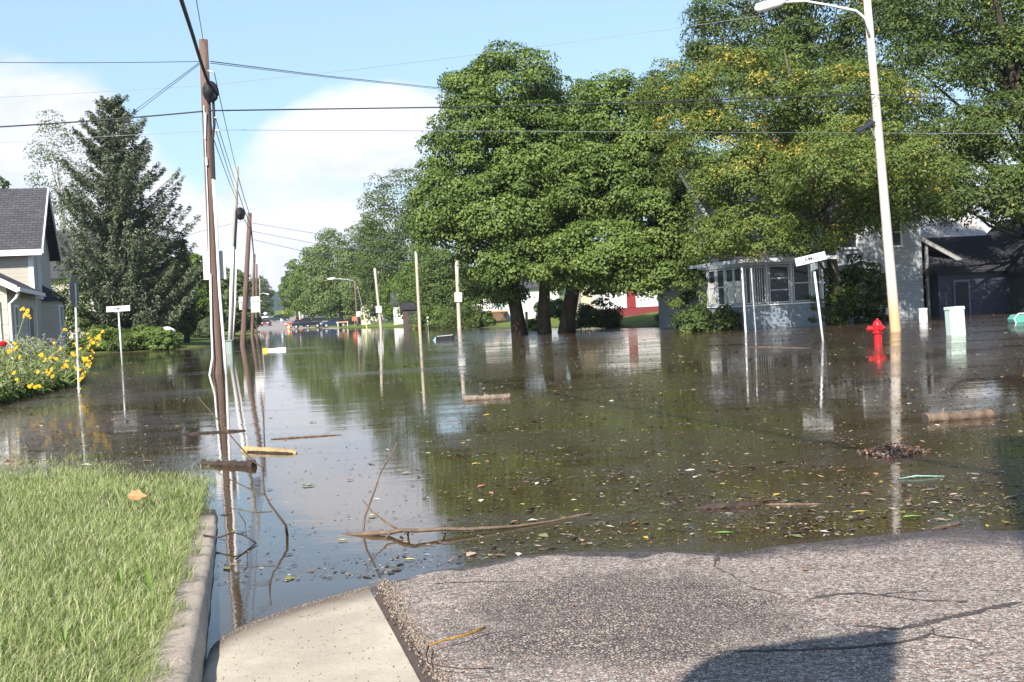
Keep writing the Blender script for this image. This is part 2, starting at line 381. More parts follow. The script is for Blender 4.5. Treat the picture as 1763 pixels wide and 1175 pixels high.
# near road: asphalt, concrete gutter, kerb, lawn
def asphalt_shore(t): return np.interp(t, [.83, 1.7, 2.77, 4.5, 8, 14], [1.12, 1.29, 1.04, .72, .35, .2])
def asph_z(s, t):
    x, y = st2xy(s, t)
    return -K*(s-asphalt_shore(t)) + .0035*np.sin(x*3.1+np.sin(y*2.3)*1.4)+.0022*np.sin(x*9+y*4)*np.cos(y*7)
def asphalt_material():
    m, t, out = mat_base('worn_asphalt')
    g = t.n('ShaderNodeNewGeometry').outputs['Position']
    wv = t.n('ShaderNodeVectorMath', operation='ADD', i={0: g, 1: t.n('ShaderNodeVectorMath', operation='SCALE', i={0: t.n('ShaderNodeTexNoise', i={'Vector': g, 'Scale': 60, 'Detail': 2}).outputs[1], 'Scale': .012}).outputs[0]}).outputs[0]
    vo = t.n('ShaderNodeTexVoronoi', i={'Vector': wv, 'Scale': 70, 'Randomness': 1})
    ve = t.n('ShaderNodeTexVoronoi', feature='DISTANCE_TO_EDGE', i={'Vector': wv, 'Scale': 70, 'Randomness': 1})
    rnd = t.n('ShaderNodeSeparateColor', i={0: vo.outputs['Color']})
    stone = t.ramp(rnd.outputs[0], [(0, (.13, .10, .082)), (.3, (.28, .23, .19)), (.55, (.43, .37, .315)), (.78, (.56, .50, .435)), (.92, (.38, .22, .16)), (1, (.66, .63, .60))])
    stone2 = t.ramp(rnd.outputs[1], [(0, (.10, .085, .075)), (.3, (.24, .195, .155)), (.6, (.42, .345, .26)), (.85, (.58, .50, .39)), (1, (.38, .22, .15))])
    xyz = t.n('ShaderNodeSeparateXYZ', i={0: g}); X, Y, Z = xyz.outputs
    # an older, more polished patch of surface where the traffic lane bends
    def blob(cx, cy, rx, ry, rot=0):
        v = t.map(g, (1/rx, 1/ry, 0), loc=(-cx/rx, -cy/ry, 0))
        d = t.n('ShaderNodeVectorMath', operation='LENGTH', i={0: v}).outputs['Value']
        return t.math('ADD', d, t.math('MULTIPLY', t.math('SUBTRACT', t.noise(g, 3.2, 5, .65), .5), 1.1))
    d1 = blob(.42, 5.0, .72, .95)
    worn = t.n('ShaderNodeMapRange', interpolation_type='SMOOTHSTEP', i={0: d1, 1: 1.12, 2: .72}).outputs[0]
    c = t.mix(t.math('MULTIPLY', worn, .85), stone, stone2)
    thr = t.math('MULTIPLY_ADD', worn, .09, .055)
    gap = t.math('LESS_THAN', ve.outputs['Distance'], t.math('ADD', thr, t.math('MULTIPLY', t.math('SUBTRACT', t.noise(g, 7, 3), .5), .10)))
    c = t.mix(gap, c, (.045, .038, .04))
    c = t.mix(t.ramp(t.noise(g, 1.7, 5, .6), [(.35, .28), (.65, 0)]), c, (.10, .085, .08))
    # wet fringe just above the water
    wet = t.n('ShaderNodeMapRange', interpolation_type='SMOOTHSTEP', i={0: t.math('ADD', Z, t.math('MULTIPLY', t.math('SUBTRACT', t.noise(g, 4, 4), .5), .02)),
              1: t.math('MULTIPLY_ADD', t.n('ShaderNodeMapRange', i={0: X, 1: .9, 2: 2.2}).outputs[0], .020, .004), 2: .002}).outputs[0]
    c = t.mix(wet, c, t.mix(1.0, c, (.30, .28, .30), 'MULTIPLY'))
    # cracks: warped cell borders, kept to a few lines
    cw = t.n('ShaderNodeVectorMath', operation='ADD', i={0: g, 1: t.n('ShaderNodeVectorMath', operation='SCALE', i={0: t.n('ShaderNodeTexNoise', i={'Vector': g, 'Scale': 3.5, 'Detail': 5, 'Roughness': .7}).outputs[1], 'Scale': .5}).outputs[0]}).outputs[0]
    cr = t.n('ShaderNodeTexVoronoi', feature='DISTANCE_TO_EDGE', i={'Vector': t.map(cw, (.62, 1.15, 0), loc=(.25, .35, 0)), 'Scale': 1.0})
    ck = t.math('LESS_THAN', cr.outputs['Distance'], t.math('MULTIPLY', t.math('SUBTRACT', t.noise(g, 3, 6, .8), .28), .05))
    right = t.n('ShaderNodeMapRange', i={0: X, 1: .55, 2: .9}).outputs[0]
    c = t.mix(t.math('MULTIPLY', t.math('MULTIPLY', ck, right), .25), c, (.03, .025, .027))
    b = t.n('ShaderNodeBsdfPrincipled', i={'Base Color': c, 'Roughness': t.math('MULTIPLY_ADD', wet, -.5, .85), 'Specular IOR Level': .4})
    hgt = t.math('SUBTRACT', t.math('MINIMUM', ve.outputs['Distance'], .3), t.math('MULTIPLY', ck, .1))
    t.t.links.new(t.n('ShaderNodeBump', i={'Strength': .8, 'Distance': .012, 'Height': hgt}).outputs[0], b.inputs['Normal'])
    t.t.links.new(b.outputs[0], out.inputs[0]); return m
def st_sheet(name, ss, ts, zf, mat, kind='structure', smooth=True):
    S, T = np.meshgrid(ss, ts); Z = zf(S, T); X, Y = st2xy(S, T)
    V = np.stack([X, Y, Z], -1).reshape(-1, 3); nx, ny = len(ss), len(ts)
    i = (np.arange(ny-1)[:, None]*nx+np.arange(nx-1)[None]).ravel()
    return tag(npmesh(name, V, np.stack([i, i+nx, i+nx+1, i+1], 1), mat, smooth=smooth), kind=kind)
rngn = np.random.default_rng(5)
st_sheet('road', np.linspace(-9, 9, 130), np.concatenate([np.linspace(.86, 6, 90), np.linspace(6.3, 18, 20)]), asph_z, asphalt_material())

def PA(px, py):
    z = .03
    for _ in range(6):
        q = P(px, py, z); s_, t_ = xy2st(q.x, q.y); z = float(asph_z(s_, t_))
    return P(px, py, z)
def cracks():
    m, t, out = mat_base('crack_grit'); g = t.n('ShaderNodeNewGeometry').outputs['Position']
    c = t.ramp(t.noise(g, 90, 3, .8), [(.4, (.022, .018, .018)), (.56, (.07, .055, .05)), (.68, (.22, .18, .15))])
    b = t.n('ShaderNodeBsdfPrincipled', i={'Base Color': c, 'Roughness': .95}); t.t.links.new(b.outputs[0], out.inputs[0])
    rc = random.Random(12)
    def one(pts, w0, w1):
        P3 = [PA(*p) for p in pts]; L = []
        for i in range(len(P3)-1):
            n = max(3, int((P3[i+1]-P3[i]).length/.018))
            for j in range(n): L.append(P3[i].lerp(P3[i+1], j/n))
        L.append(P3[-1]); mb = MB(); row = []; ox = oy = 0; N = len(L)
        for i, p in enumerate(L):
            ox = ox*.75+rc.gauss(0, .005); oy = oy*.75+rc.gauss(0, .005); f = i/(N-1)
            w = (w0*(1-f)+w1*f)*rc.uniform(.35, 1.3)*min(1, 8*min(f, 1-f)+.15)
            x, y = p.x+ox, p.y+oy; r = []
            for k in (-1, 1):
                yy = y+k*w/2; s_, t_ = xy2st(x, yy); r.append((x, yy, float(asph_z(s_, t_))+.0025))
            row.append(r)
        for i in range(N-1): mb.quad(row[i][0], row[i+1][0], row[i+1][1], row[i][1])
        tag(mb.build('road_crack', m), kind='structure')
    one([(1763, 1038), (1700, 1050), (1640, 1064), (1590, 1076), (1545, 1085), (1470, 1078)], .075, .035)
    one([(1600, 1076), (1607, 1092), (1562, 1106), (1470, 1118), (1330, 1120), (1230, 1122)], .035, .02)
    one([(1607, 1095), (1650, 1100), (1700, 1112)], .03, .012)
    one([(1238, 948), (1240, 962), (1229, 978)], .10, .05)
    one([(1232, 978), (1262, 992), (1290, 1012), (1330, 1020), (1352, 1030)], .05, .03)
    one([(1390, 1033), (1420, 1026), (1480, 1022), (1530, 1028), (1570, 1034), (1640, 1036)], .045, .02)
    one([(1640, 1036), (1668, 1036)], .05, .04)
    one([(1500, 1026), (1560, 1020), (1610, 1018)], .02, .01)
    one([(742, 1005), (830, 1002), (920, 1003)], .02, .008)
cracks()

m, t, out = mat_base('gutter_concrete')
g = t.n('ShaderNodeNewGeometry').outputs['Position']
c = t.mix(t.noise(g, 2.5, 6, .65), (.43, .385, .30), (.54, .485, .385))
c = t.mix(t.ramp(t.noise(g, 140, 3, .8), [(.36, .6), (.48, 0)]), c, (.20, .17, .14))
c = t.mix(t.ramp(t.noise(g, 1.4, 7, .7), [(.42, .45), (.6, 0)]), c, (.25, .215, .17))
c = t.mix(t.ramp(t.noise(g, 34, 3, .8), [(.64, 0), (.70, .55)]), c, (.24, .19, .14))
c = t.mix(t.ramp(t.noise(t.map(g, (3, 1, 1)), 9, 5, .75), [(.62, 0), (.72, .5)]), c, (.19, .155, .12))
zz = t.n('ShaderNodeSeparateXYZ', i={0: g}).outputs[2]
c = t.mix(t.n('ShaderNodeMapRange', i={0: t.math('ADD', zz, t.math('MULTIPLY', t.noise(g, 6, 4), .006)), 1: .016, 2: .005}).outputs[0], c, (.13, .108, .085))
b = t.n('ShaderNodeBsdfPrincipled', i={'Base Color': c, 'Roughness': .88, 'Specular IOR Level': .25})
t.t.links.new(t.n('ShaderNodeBump', i={'Strength': .5, 'Distance': .004, 'Height': t.noise(g, 160, 4, .8)}).outputs[0], b.inputs['Normal'])
t.t.links.new(b.outputs[0], out.inputs[0]); CONC = m
def gut_z(s, t): return -K*s+.0365*(np.clip(t, 0, 2)/.81)**.45+.001*np.sin(s*4+t*3)
st_sheet('gutter', np.linspace(-9, 7, 60), np.concatenate([[-.02, 0, .01, .03, .06, .1, .15], np.linspace(.2, .795, 10)]), gut_z, CONC)
# dirt seam between gutter and asphalt
seam = plain('grit_dirt', (.13, .095, .08), .95, var=.5, scale=60, bump=.8)
st_sheet('road_edge', np.linspace(-9, 7, 160), np.linspace(.79, .90, 8), lambda s, t: -K*(s-1.09)+.004*np.sin(s*31+t*50)-.004+.06*np.clip(.84-t, 0, 1)*-1, seam)

m, t, out = mat_base('kerb_concrete')
g = t.n('ShaderNodeNewGeometry').outputs['Position']
c = t.mix(t.noise(g, 4, 7, .75), (.26, .20, .155), (.68, .60, .49))
c = t.mix(t.ramp(t.noise(g, 38, 4, .8), [(.3, .7), (.5, 0)]), c, (.16, .13, .11))
zz = t.n('ShaderNodeSeparateXYZ', i={0: g}).outputs[2]
c = t.mix(t.n('ShaderNodeMapRange', i={0: zz, 1: .022, 2: .008}).outputs[0], c, (.09, .075, .065))
b = t.n('ShaderNodeBsdfPrincipled', i={'Base Color': c, 'Roughness': .92, 'Specular IOR Level': .2})
t.t.links.new(t.n('ShaderNodeBump', i={'Strength': .9, 'Distance': .012, 'Height': t.noise(g, 45, 5, .8)}).outputs[0], b.inputs['Normal'])
t.t.links.new(b.outputs[0], out.inputs[0])
prof = [(-.002, -.12), (-.004, .0), (-.012, .06), (-.02, .1), (-.036, .13), (-.065, .143), (-.14, .146), (-.2, .146), (-.24, .13), (-.26, .0)]
ss = np.linspace(-9, 9, 200); VV = []
for i, s_ in enumerate(ss):
    joint = -.012 if abs((s_+.6) % 3.0-0.02) < .05 else 0
    for (a, z_) in prof:
        w = .0015*math.sin(s_*17+a*60)+.0015*math.sin(s_*61+a*45)
        x, y = st2xy(s_, a+w); VV.append((x, y, -K*s_+z_+(joint if z_ > .08 else 0)+w*.6))
n = len(prof); Q = [(i*n+j, i*n+j+1, (i+1)*n+j+1, (i+1)*n+j) for i in range(len(ss)-1) for j in range(n-1)]
tag(npmesh('kerb', VV, Q, m, smooth=True), kind='structure')

def lawn_z(s, t): return -K*s+.010*np.clip(s-1.5, 0, 6)+.15+.032*np.clip(-t-.2, 0, 3)+.012*np.sin(s*1.7+t*1.1)+.008*np.sin(t*4.1+s)
soil = plain('lawn_soil', (.11, .12, .05), .95, var=.4, scale=12, bump=.6)
st_sheet('lawn', np.linspace(-9, 13, 90), np.linspace(-16, -.215, 70), lawn_z, soil)

# lawn grass
def grass():
    rng = np.random.default_rng(3); N = 320000
    s = rng.uniform(-3.2, 11, N*2); tt = -.17-rng.uniform(0, 1, N*2)**1.15*8.5+.055*np.clip(np.sin(s*7)+np.sin(s*17+1)+.6*np.sin(s*37), 0, 1.4)*(rng.uniform(0, 1, N*2) < .5)
    X, Y = st2xy(s, tt)
    d = np.maximum(Y, 3.0)
    keep = (Y > 3.0) & (X > -Y*.50-.4) & (rng.uniform(0, 1, N*2) < np.clip((4.6/d)**1.15, 0, 1)) & (lawn_z(s, tt) > -.085)
    s, tt, X, Y = [a[keep] for a in (s, tt, X, Y)]; n = len(s)
    base = np.stack([X, Y, lawn_z(s, tt)-.01], 1)
    edge = np.clip(1-(-tt-.17)/.5, 0, 1)
    clump = .5+.5*np.sin(X*5+np.sin(Y*4)*2)*np.sin(Y*5.3+1)
    L = rng.uniform(.035, .085, n)*(1+.3*clump)*(1+edge*.25*rng.uniform(0, 1, n))
    W = rng.uniform(.0016, .0038, n)*(1+.07*Y)
    ang = rng.uniform(0, 2*np.pi, n); lean = rng.uniform(.1, 1.9, n)
    D = np.stack([np.cos(ang), np.sin(ang), np.zeros(n)], 1)*lean[:, None]
    D += np.stack([.25+edge*.5, np.zeros(n), np.zeros(n)], 1)
    up = np.array([0, 0, 1.0])
    d1 = unit(D*.45+up); d2 = unit(D*1.3+up*.75)
    side = unit(np.cross(D+rng.normal(size=(n, 3))*.3, up)+1e-6)*W[:, None]/2
    A = base; B = base+d1*(L*.5)[:, None]; Cc = B+d2*(L*.5)[:, None]
    V = np.empty((n, 6, 3)); V[:, 0] = A-side; V[:, 1] = A+side; V[:, 2] = B+side*.85; V[:, 3] = B-side*.85; V[:, 4] = Cc+side*.15; V[:, 5] = Cc-side*.15
    i = np.arange(n)*6; Q = np.concatenate([np.stack([i, i+1, i+2, i+3], 1), np.stack([i+3, i+2, i+4, i+5], 1)])
    patch = .5+.5*np.sin(X*1.3+2*np.sin(Y*.9))*np.cos(Y*1.7+X)
    tint = np.clip(rng.normal(.5, .27, n)+.3*(patch-.5), 0, 1); turn = (rng.uniform(0, 1, n) < .28)*rng.uniform(.3, 1, n)
    gmv = leafmat('grass_blade', (.11, .165, .045), (.345, .41, .16), (.54, .49, .34), .3, .6)
    tag(npmesh('grass', V.reshape(-1, 3), Q, gmv, attrs={'tint': np.repeat(tint, 6), 'turn': np.repeat(turn, 6)}),
        'short pale green lawn grass above the kerb', 'grass', kind='stuff')
grass()

# far road climbing out of the flood
def far_road():
    cl = np.array([(-29.5, 160), (-39, 200), (-49.5, 240), (-61, 290), (-69, 335), (-72, 380), (-66, 440), (-45, 500), (-10, 560), (60, 640)], float)
    VV = []; n = len(cl); tt = np.linspace(0, n-1, 80)
    cx = np.interp(tt, range(n), cl[:, 0]); cy = np.interp(tt, range(n), cl[:, 1])
    dx, dy = np.gradient(cx), np.gradient(cy); L = np.hypot(dx, dy); nx, ny = dy/L, -dx/L
    for w in (-5.5, -2, 2, 5.5):
        x, y = cx+nx*w, cy+ny*w; VV.append(np.stack([x, y, height(x, y)+.05], 1))
    V = np.concatenate(VV); k = len(tt)
    Q = [(r*k+i, (r+1)*k+i, (r+1)*k+i+1, r*k+i+1) for r in range(3) for i in range(k-1)]
    tag(npmesh('far_road', V, Q, plain('far_asphalt', (.26, .235, .22), .9, var=.12, scale=.4)), kind='structure')
far_road()

# gravel crumbs along the road edge
def crumbs():
    rng = np.random.default_rng(9); n = 1500
    s = rng.uniform(-1.6, 1.3, n); t_ = .862+rng.normal(0, .022, n)+.035*rng.exponential(.6, n)
    k = 900; s = np.concatenate([s, rng.uniform(-1.6, 1.2, k)]); t_ = np.concatenate([t_, np.where(rng.uniform(0, 1, k) < .45, rng.uniform(.02, .8, k), rng.uniform(.9, 4.5, k))])
    tide = 500; t3 = rng.uniform(.02, .8, tide); s = np.concatenate([s, 1.04*(t3/.81)**.45-rng.exponential(.03, tide)-.02]); t_ = np.concatenate([t_, t3]); n = len(s)
    X, Y = st2xy(s, t_); Z = np.where(t_ < .81, gut_z(s, t_), asph_z(s, t_))+.002
    r = np.concatenate([rng.uniform(.002, .0062, 1500), rng.uniform(.0012, .0034, n-1500)])
    cube = np.array([[-1, -1, -1], [1, -1, -1], [1, 1, -1], [-1, 1, -1], [-.7, -.7, .8], [.8, -.6, .7], [.7, .8, .9], [-.8, .6, .6]])
    V = np.stack([X, Y, Z], 1)[:, None]+cube[None]*r[:, None, None]*rng.uniform(.6, 1.3, (n, 8, 3))
    q = np.array([[0, 3, 2, 1], [4, 5, 6, 7], [0, 1, 5, 4], [1, 2, 6, 5], [2, 3, 7, 6], [3, 0, 4, 7]])
    Q = (np.arange(n)[:, None, None]*8+q[None]).reshape(-1, 4)
    mt = leafmat('gravel_crumb', (.09, .06, .045), (.30, .25, .20), (.3, .2, .12), 0)
    tag(npmesh('gravel', V.reshape(-1, 3), Q, mt, attrs={'tint': np.repeat(rng.uniform(0, 1, n), 8), 'turn': np.zeros(n*8)}), 'loose gravel and dirt along the asphalt edge', 'gravel', kind='stuff')
crumbs()

# floating leaf litter
def litter():
    rng = np.random.default_rng(11); n = 150000
    Y = 6.2+(rng.uniform(0, 1, n)**2.0)*48; r = rng.uniform(-.50, .50, n); X = r*Y
    lane = np.clip((np.abs(r+.185)-.05)/.12, 0, 1)
    band = .5+.5*np.sin(Y*1.1+np.sin(X*.35)*2.2+.4*X)*np.sin(Y*.43+1+X*.2)
    fine = np.sin(Y*5.3+1.7*np.sin(X*1.3)+.7*X)+np.sin(Y*3.1-X*.9+2*np.sin(X*.8+Y*.5))+.8*np.sin(X*4.1+Y*1.9); band = band*np.clip(.55+.5*fine, .06, 2.2)
    pr = (.22+.78*lane)*(.25+.9*band)*np.clip(1.25-Y/70, 0, 1)
    s, t_ = xy2st(X, Y)
    wet = np.where(t_ > .83, s > asphalt_shore(np.clip(t_, .83, 14))+.12, np.where(t_ > 0, s > 1.04*(np.clip(t_, 0, .81)/.81)**.45+.1, lawn_z(s, t_) < -.03)) & (s > .1)
    keep = (rng.uniform(0, 1, n) < pr) & wet & (height(X, Y) < -.03)
    X, Y = X[keep], Y[keep]; n = len(X)
    C = np.stack([X, Y, rng.uniform(.002, .006, n)], 1)
    Nn = np.array([0, 0, 1.0])+rng.normal(size=(n, 3))*.12
    L = (rng.gamma(1.1, .0095, n)+(rng.uniform(0, 1, n) < .03)*rng.uniform(.02, .06, n))*(1+Y*.022)+.006; W = L*rng.uniform(.25, .7, n)
    V, Q = leafquads(rng, C, Nn, L, W); V[:, 2] = np.maximum(V[:, 2], .0015)
    tint = rng.uniform(0, 1, n); m, t, out = mat_base('leaf_litter')
    a = t.n('ShaderNodeAttribute', attribute_name='tint').outputs['Fac']
    c = t.ramp(a, [(0, (.03, .02, .015)), (.3, (.075, .05, .04)), (.55, (.17, .125, .10)), (.74, (.33, .26, .2)), (.84, (.10, .15, .03)), (.9, (.42, .3, .05)), (.95, (.35, .12, .04)), (1, (.6, .58, .5))])
    b = t.n('ShaderNodeBsdfPrincipled', i={'Base Color': c, 'Roughness': .5})
    t.t.links.new(b.outputs[0], out.inputs[0])
    tag(npmesh('floating_litter', V, Q, m, attrs={'tint': np.repeat(tint, 4)}), 'leaves, bark flakes and twigs floating on the flood water', 'leaf litter', kind='stuff')
litter()

# ------------------------------------------------------------------ vegetation
LF = {
 'maple': leafmat('maple_leaf', (.055, .098, .020), (.17, .235, .055), trans=.22),
 'ash': leafmat('ash_leaf', (.06, .10, .022), (.175, .225, .05), (.50, .37, .07), .28),
 'dark': leafmat('dark_leaf', (.042, .075, .018), (.12, .16, .038), (.40, .28, .04), .25),
 'bright': leafmat('bright_leaf', (.06, .11, .022), (.16, .22, .045), trans=.3),
 'far': leafmat('far_leaf', (.075, .12, .04), (.18, .225, .08), trans=.25),
 'pale': leafmat('pale_leaf', (.08, .115, .055), (.16, .20, .10), trans=.3),
 'spruce': leafmat('spruce_needle', (.06, .082, .045), (.19, .215, .13), trans=.08, rough=.7),
 'hosta': leafmat('broad_leaf', (.06, .13, .03), (.30, .38, .10), trans=.3),
}
def crown_arrays(rng, blobs, nclump, per, rc, flat=.6, up=.55, inner=.10, turn=0.0, turn_zone=None):
    B = np.array(blobs, float); w = (B[:, 3]*B[:, 5]); w = w/w.sum()
    C = []; G = []
    tries = 0
    while len(C) < nclump and tries < nclump*12:
        tries += 1
        b = B[rng.choice(len(B), p=w)]; d = rng.normal(size=3); d /= np.linalg.norm(d)
        if d[2] < -.55: continue
        r = rng.uniform(.70, 1.05)+max(0, rng.normal(0, .07))
        if rng.uniform() < inner: r = rng.uniform(.3, .7)
        p = b[:3]+d*b[3:]*r
        q = np.sqrt((((p-B[:, :3])/B[:, 3:])**2).sum(1)).min()
        if q < .55 and rng.uniform() > inner: continue
        C.append(p); G.append(d)
    C = np.array(C); G = np.array(G); n = len(C)
    R = rc*rng.uniform(.4, 1.0, n)**1.0*1.4
    cnt = (per*R**2/rc**2).astype(int)+3
    idx = np.repeat(np.arange(n), cnt); k = len(idx)
    d = unit(rng.normal(size=(k, 3))+G[idx]*.5+np.array([0, 0, .55])); rr = np.where(rng.uniform(0, 1, k) < .8, rng.uniform(.8, 1.08, k), rng.uniform(.35, 1.45, k))[:, None]
    P_ = C[idx]+d*rr*R[idx][:, None]*np.array([1, 1, flat])
    N = d*.9+np.array([0, 0, up*.45])+G[idx]*.2+rng.normal(size=(k, 3))*.42
    tint = np.clip(rng.normal(.45, .2, k)+(rng.uniform(-.32, .32, n))[idx], 0, 1)
    tc = (rng.uniform(0, 1, n) < turn)[idx]*(rng.uniform(0, 1, k) < .6)
    if turn_zone is not None:
        z = np.array([any(((c-np.array(q[:3]))**2).sum() < q[3]**2 for q in turn_zone) for c in C])
        tc = np.maximum(tc, z[idx]*(rng.uniform(0, 1, k) < .38))
    tr = np.clip(tc*rng.uniform(.5, 1, k)+(rng.uniform(0, 1, k) < turn*.25)*.8, 0, 1)
    return C, P_, N, tint, tr
def tree(name, label, base, blobs, nclump, per, rc, leaf, mat, seed, bark=BARK, r0=.35, fork=.3, cat='tree', group=None, flat=.6, turn=0, zone=None, limbs=26, trunk=True, aspect=.75, inner=.1, lean=(0, 0), pname='crown'):
    rng = np.random.default_rng(seed); rr = random.Random(seed)
    base = Vector(base); root = thing(name, base, label, cat, group)
    bl = [(b[0]-base.x, b[1]-base.y, b[2]-base.z, b[3], b[4], b[5]) for b in blobs]
    zn = [(q[0]-base.x, q[1]-base.y, q[2]-base.z, q[3]) for q in zone] if zone else None
    C, P_, N, tint, tr = crown_arrays(rng, bl, nclump, per, rc, flat, turn=turn, turn_zone=zn, inner=inner)
    k = len(P_); L = rng.uniform(.7, 1.35, k)*leaf
    V, Q = leafquads(rng, P_, N, L, L*aspect)
    npmesh(pname, V, Q, mat, root, {'tint': np.repeat(tint, 4), 'turn': np.repeat(tr, 4)})
    if trunk:
        mb = MB(); B = np.array(bl); top = (B[:, 2]+B[:, 5]*.5).max(); cx, cy = B[:, 0].mean(), B[:, 1].mean()
        pts = []; rad = []
        for i in range(9):
            f = i/8; z = -.1+(top+.1)*f
            pts.append((cx*f**1.4+.12*math.sin(f*7+seed), cy*f**1.4+.1*math.cos(f*5+seed), z))
            rad.append(r0*(1.25 if i == 0 else 1)*(1-f)**.8+.03)
        mb.tube(pts, rad, 10, jit=.06, rng=rr)
        for i in rng.choice(len(C), min(limbs, len(C)), replace=False):
            c = C[i]; f = rr.uniform(fork, .8); j = f*8; a = int(j); q = Vector(pts[a]).lerp(Vector(pts[min(8, a+1)]), j-a)
            if q.z > c[2]-.2: q.z = max(c[2]-1.5, top*fork*.7)
            mid = q.lerp(Vector(c), .5)+Vector((rr.uniform(-.4, .4), rr.uniform(-.4, .4), rr.uniform(-.3, .5)))
            r1 = r0*.32*(1-f*.5); mb.tube([q, mid, Vector(c)], [r1, r1*.6, .025], 6)
        mb.build('trunk', bark, root, smooth=True)
    return root
def blob(px, py, Y, rx, rz=None, depth=None):
    c = PD(px, py, Y); k = Y/F_PX; rz = rz or rx
    return (c.x, c.y, c.z, rx*k, depth or (rx+rz)*.5*k, rz*k)
def gz(x, y): return float(height(np.array([x]), np.array([y]))[0])

g_ = 'maples standing in the flood water'
b = P(893, 577)
tree('maple_tree', 'tall green maple whose trunk is leftmost of the three in the water', (b.x, b.y, -.6),
     [blob(880, 150, 62, 70, 62), blob(815, 160, 62, 38, 40), blob(820, 255, 61.5, 78, 70), blob(915, 265, 61, 80, 80), blob(775, 350, 61, 60, 66), blob(860, 370, 59.5, 95, 75), blob(772, 395, 60.5, 52, 42), blob(840, 425, 60, 60, 50), blob(895, 458, 59, 72, 48), blob(862, 497, 63.5, 48, 42)],
     929, 125, .66, .15, LF['maple'], 21, r0=.40, group=g_)
b = P(938, 574)
tree('maple_tree', 'green maple with a straight trunk, middle one of the three trees in the water', (b.x, b.y, -.6),
     [blob(985, 215, 65, 60, 68), blob(960, 310, 65, 80, 80), blob(1010, 350, 63, 80, 80), blob(950, 430, 63, 70, 60)],
     494, 125, .66, .15, LF['maple'], 22, bark=BARKL, r0=.34, group=g_)
b = P(977, 573)
tree('maple_tree', 'green maple, rightmost of the three trunks, its boughs hanging before the white house', (b.x, b.y, -.6),
     [blob(1060, 215, 60, 70, 75), blob(1120, 290, 59, 80, 75), blob(1040, 330, 58, 85, 75), blob(1135, 390, 58, 75, 70), blob(1040, 440, 57, 80, 58), blob(1120, 468, 57, 72, 42), blob(1175, 450, 58, 45, 48), blob(1000, 480, 59, 45, 30), blob(1085, 488, 57, 60, 26)],
     848, 125, .66, .15, LF['maple'], 23, r0=.43, group=g_)
b = P(1447, 556)
tree('ash_tree', 'yellowing ash tree behind the leaning street sign in front of the grey blue house', (b.x, b.y, -.6),
     [blob(1440, 205, 50, 120, 95), blob(1290, 180, 50, 115, 90), blob(1225, 270, 49, 85, 70), blob(1290, 325, 47.5, 95, 65), blob(1420, 325, 47, 110, 70), blob(1525, 300, 48, 65, 75), blob(1180, 200, 51, 55, 70), blob(1150, 165, 53, 42, 48), blob(1300, 400, 46, 80, 44), blob(1395, 412, 46.5, 55, 30), blob(1500, 378, 47, 65, 38), blob(1230, 418, 47, 45, 48), blob(1345, 428, 45.5, 50, 24), blob(1560, 350, 46, 50, 55), blob(1560, 300, 43, 60, 60), blob(1440, 290, 43, 80, 60)],
     1350, 110, .52, .14, LF['ash'], 24, bark=BARKL, r0=.27, turn=.05, aspect=.42, inner=.05,
     zone=[tuple(PD(1160, 240, 50.5))+(1.1,), tuple(PD(1225, 90, 50))+(1.0,), tuple(PD(1400, 260, 46.5))+(1.2,), tuple(PD(1275, 110, 48))+(.8,), tuple(PD(1480, 230, 48))+(1.0,), tuple(PD(1290, 270, 46.5))+(.9,)])
b = P(1345, 556)
tree('ash_tree', 'tall dark green tree rising behind the grey blue house', (b.x*70/b.y, 70, .3),
     [blob(1300, 50, 70, 105, 100), blob(1440, 20, 70, 110, 110), blob(1230, 130, 69, 55, 55), blob(1370, 130, 68, 100, 70), blob(1520, 90, 68, 80, 90), blob(1540, 210, 68, 70, 70), blob(1400, 300, 66, 150, 100), blob(1560, 330, 66, 60, 60)],
     1000, 100, .75, .19, LF['dark'], 25, r0=.45, turn=.01, aspect=.5, inner=.05)
tree('ash_tree', 'large green tree spreading over the dark garage at the right edge', (27.5, 57, .1),
     [blob(1640, 20, 57, 100, 100), blob(1740, 60, 57, 100, 120), blob(1610, 120, 56, 60, 60), blob(1740, 240, 52, 85, 70), blob(1700, 345, 49, 80, 52), blob(1780, 345, 49, 70, 70), blob(1620, 330, 50, 50, 55), blob(1800, 160, 56, 70, 100), blob(1640, 240, 53, 50, 50), blob(1745, 120, 54, 60, 70)],
     950, 90, .68, .17, LF['dark'], 26, r0=.5, turn=.02, aspect=.5, inner=.05, limbs=40, bark=BARK)

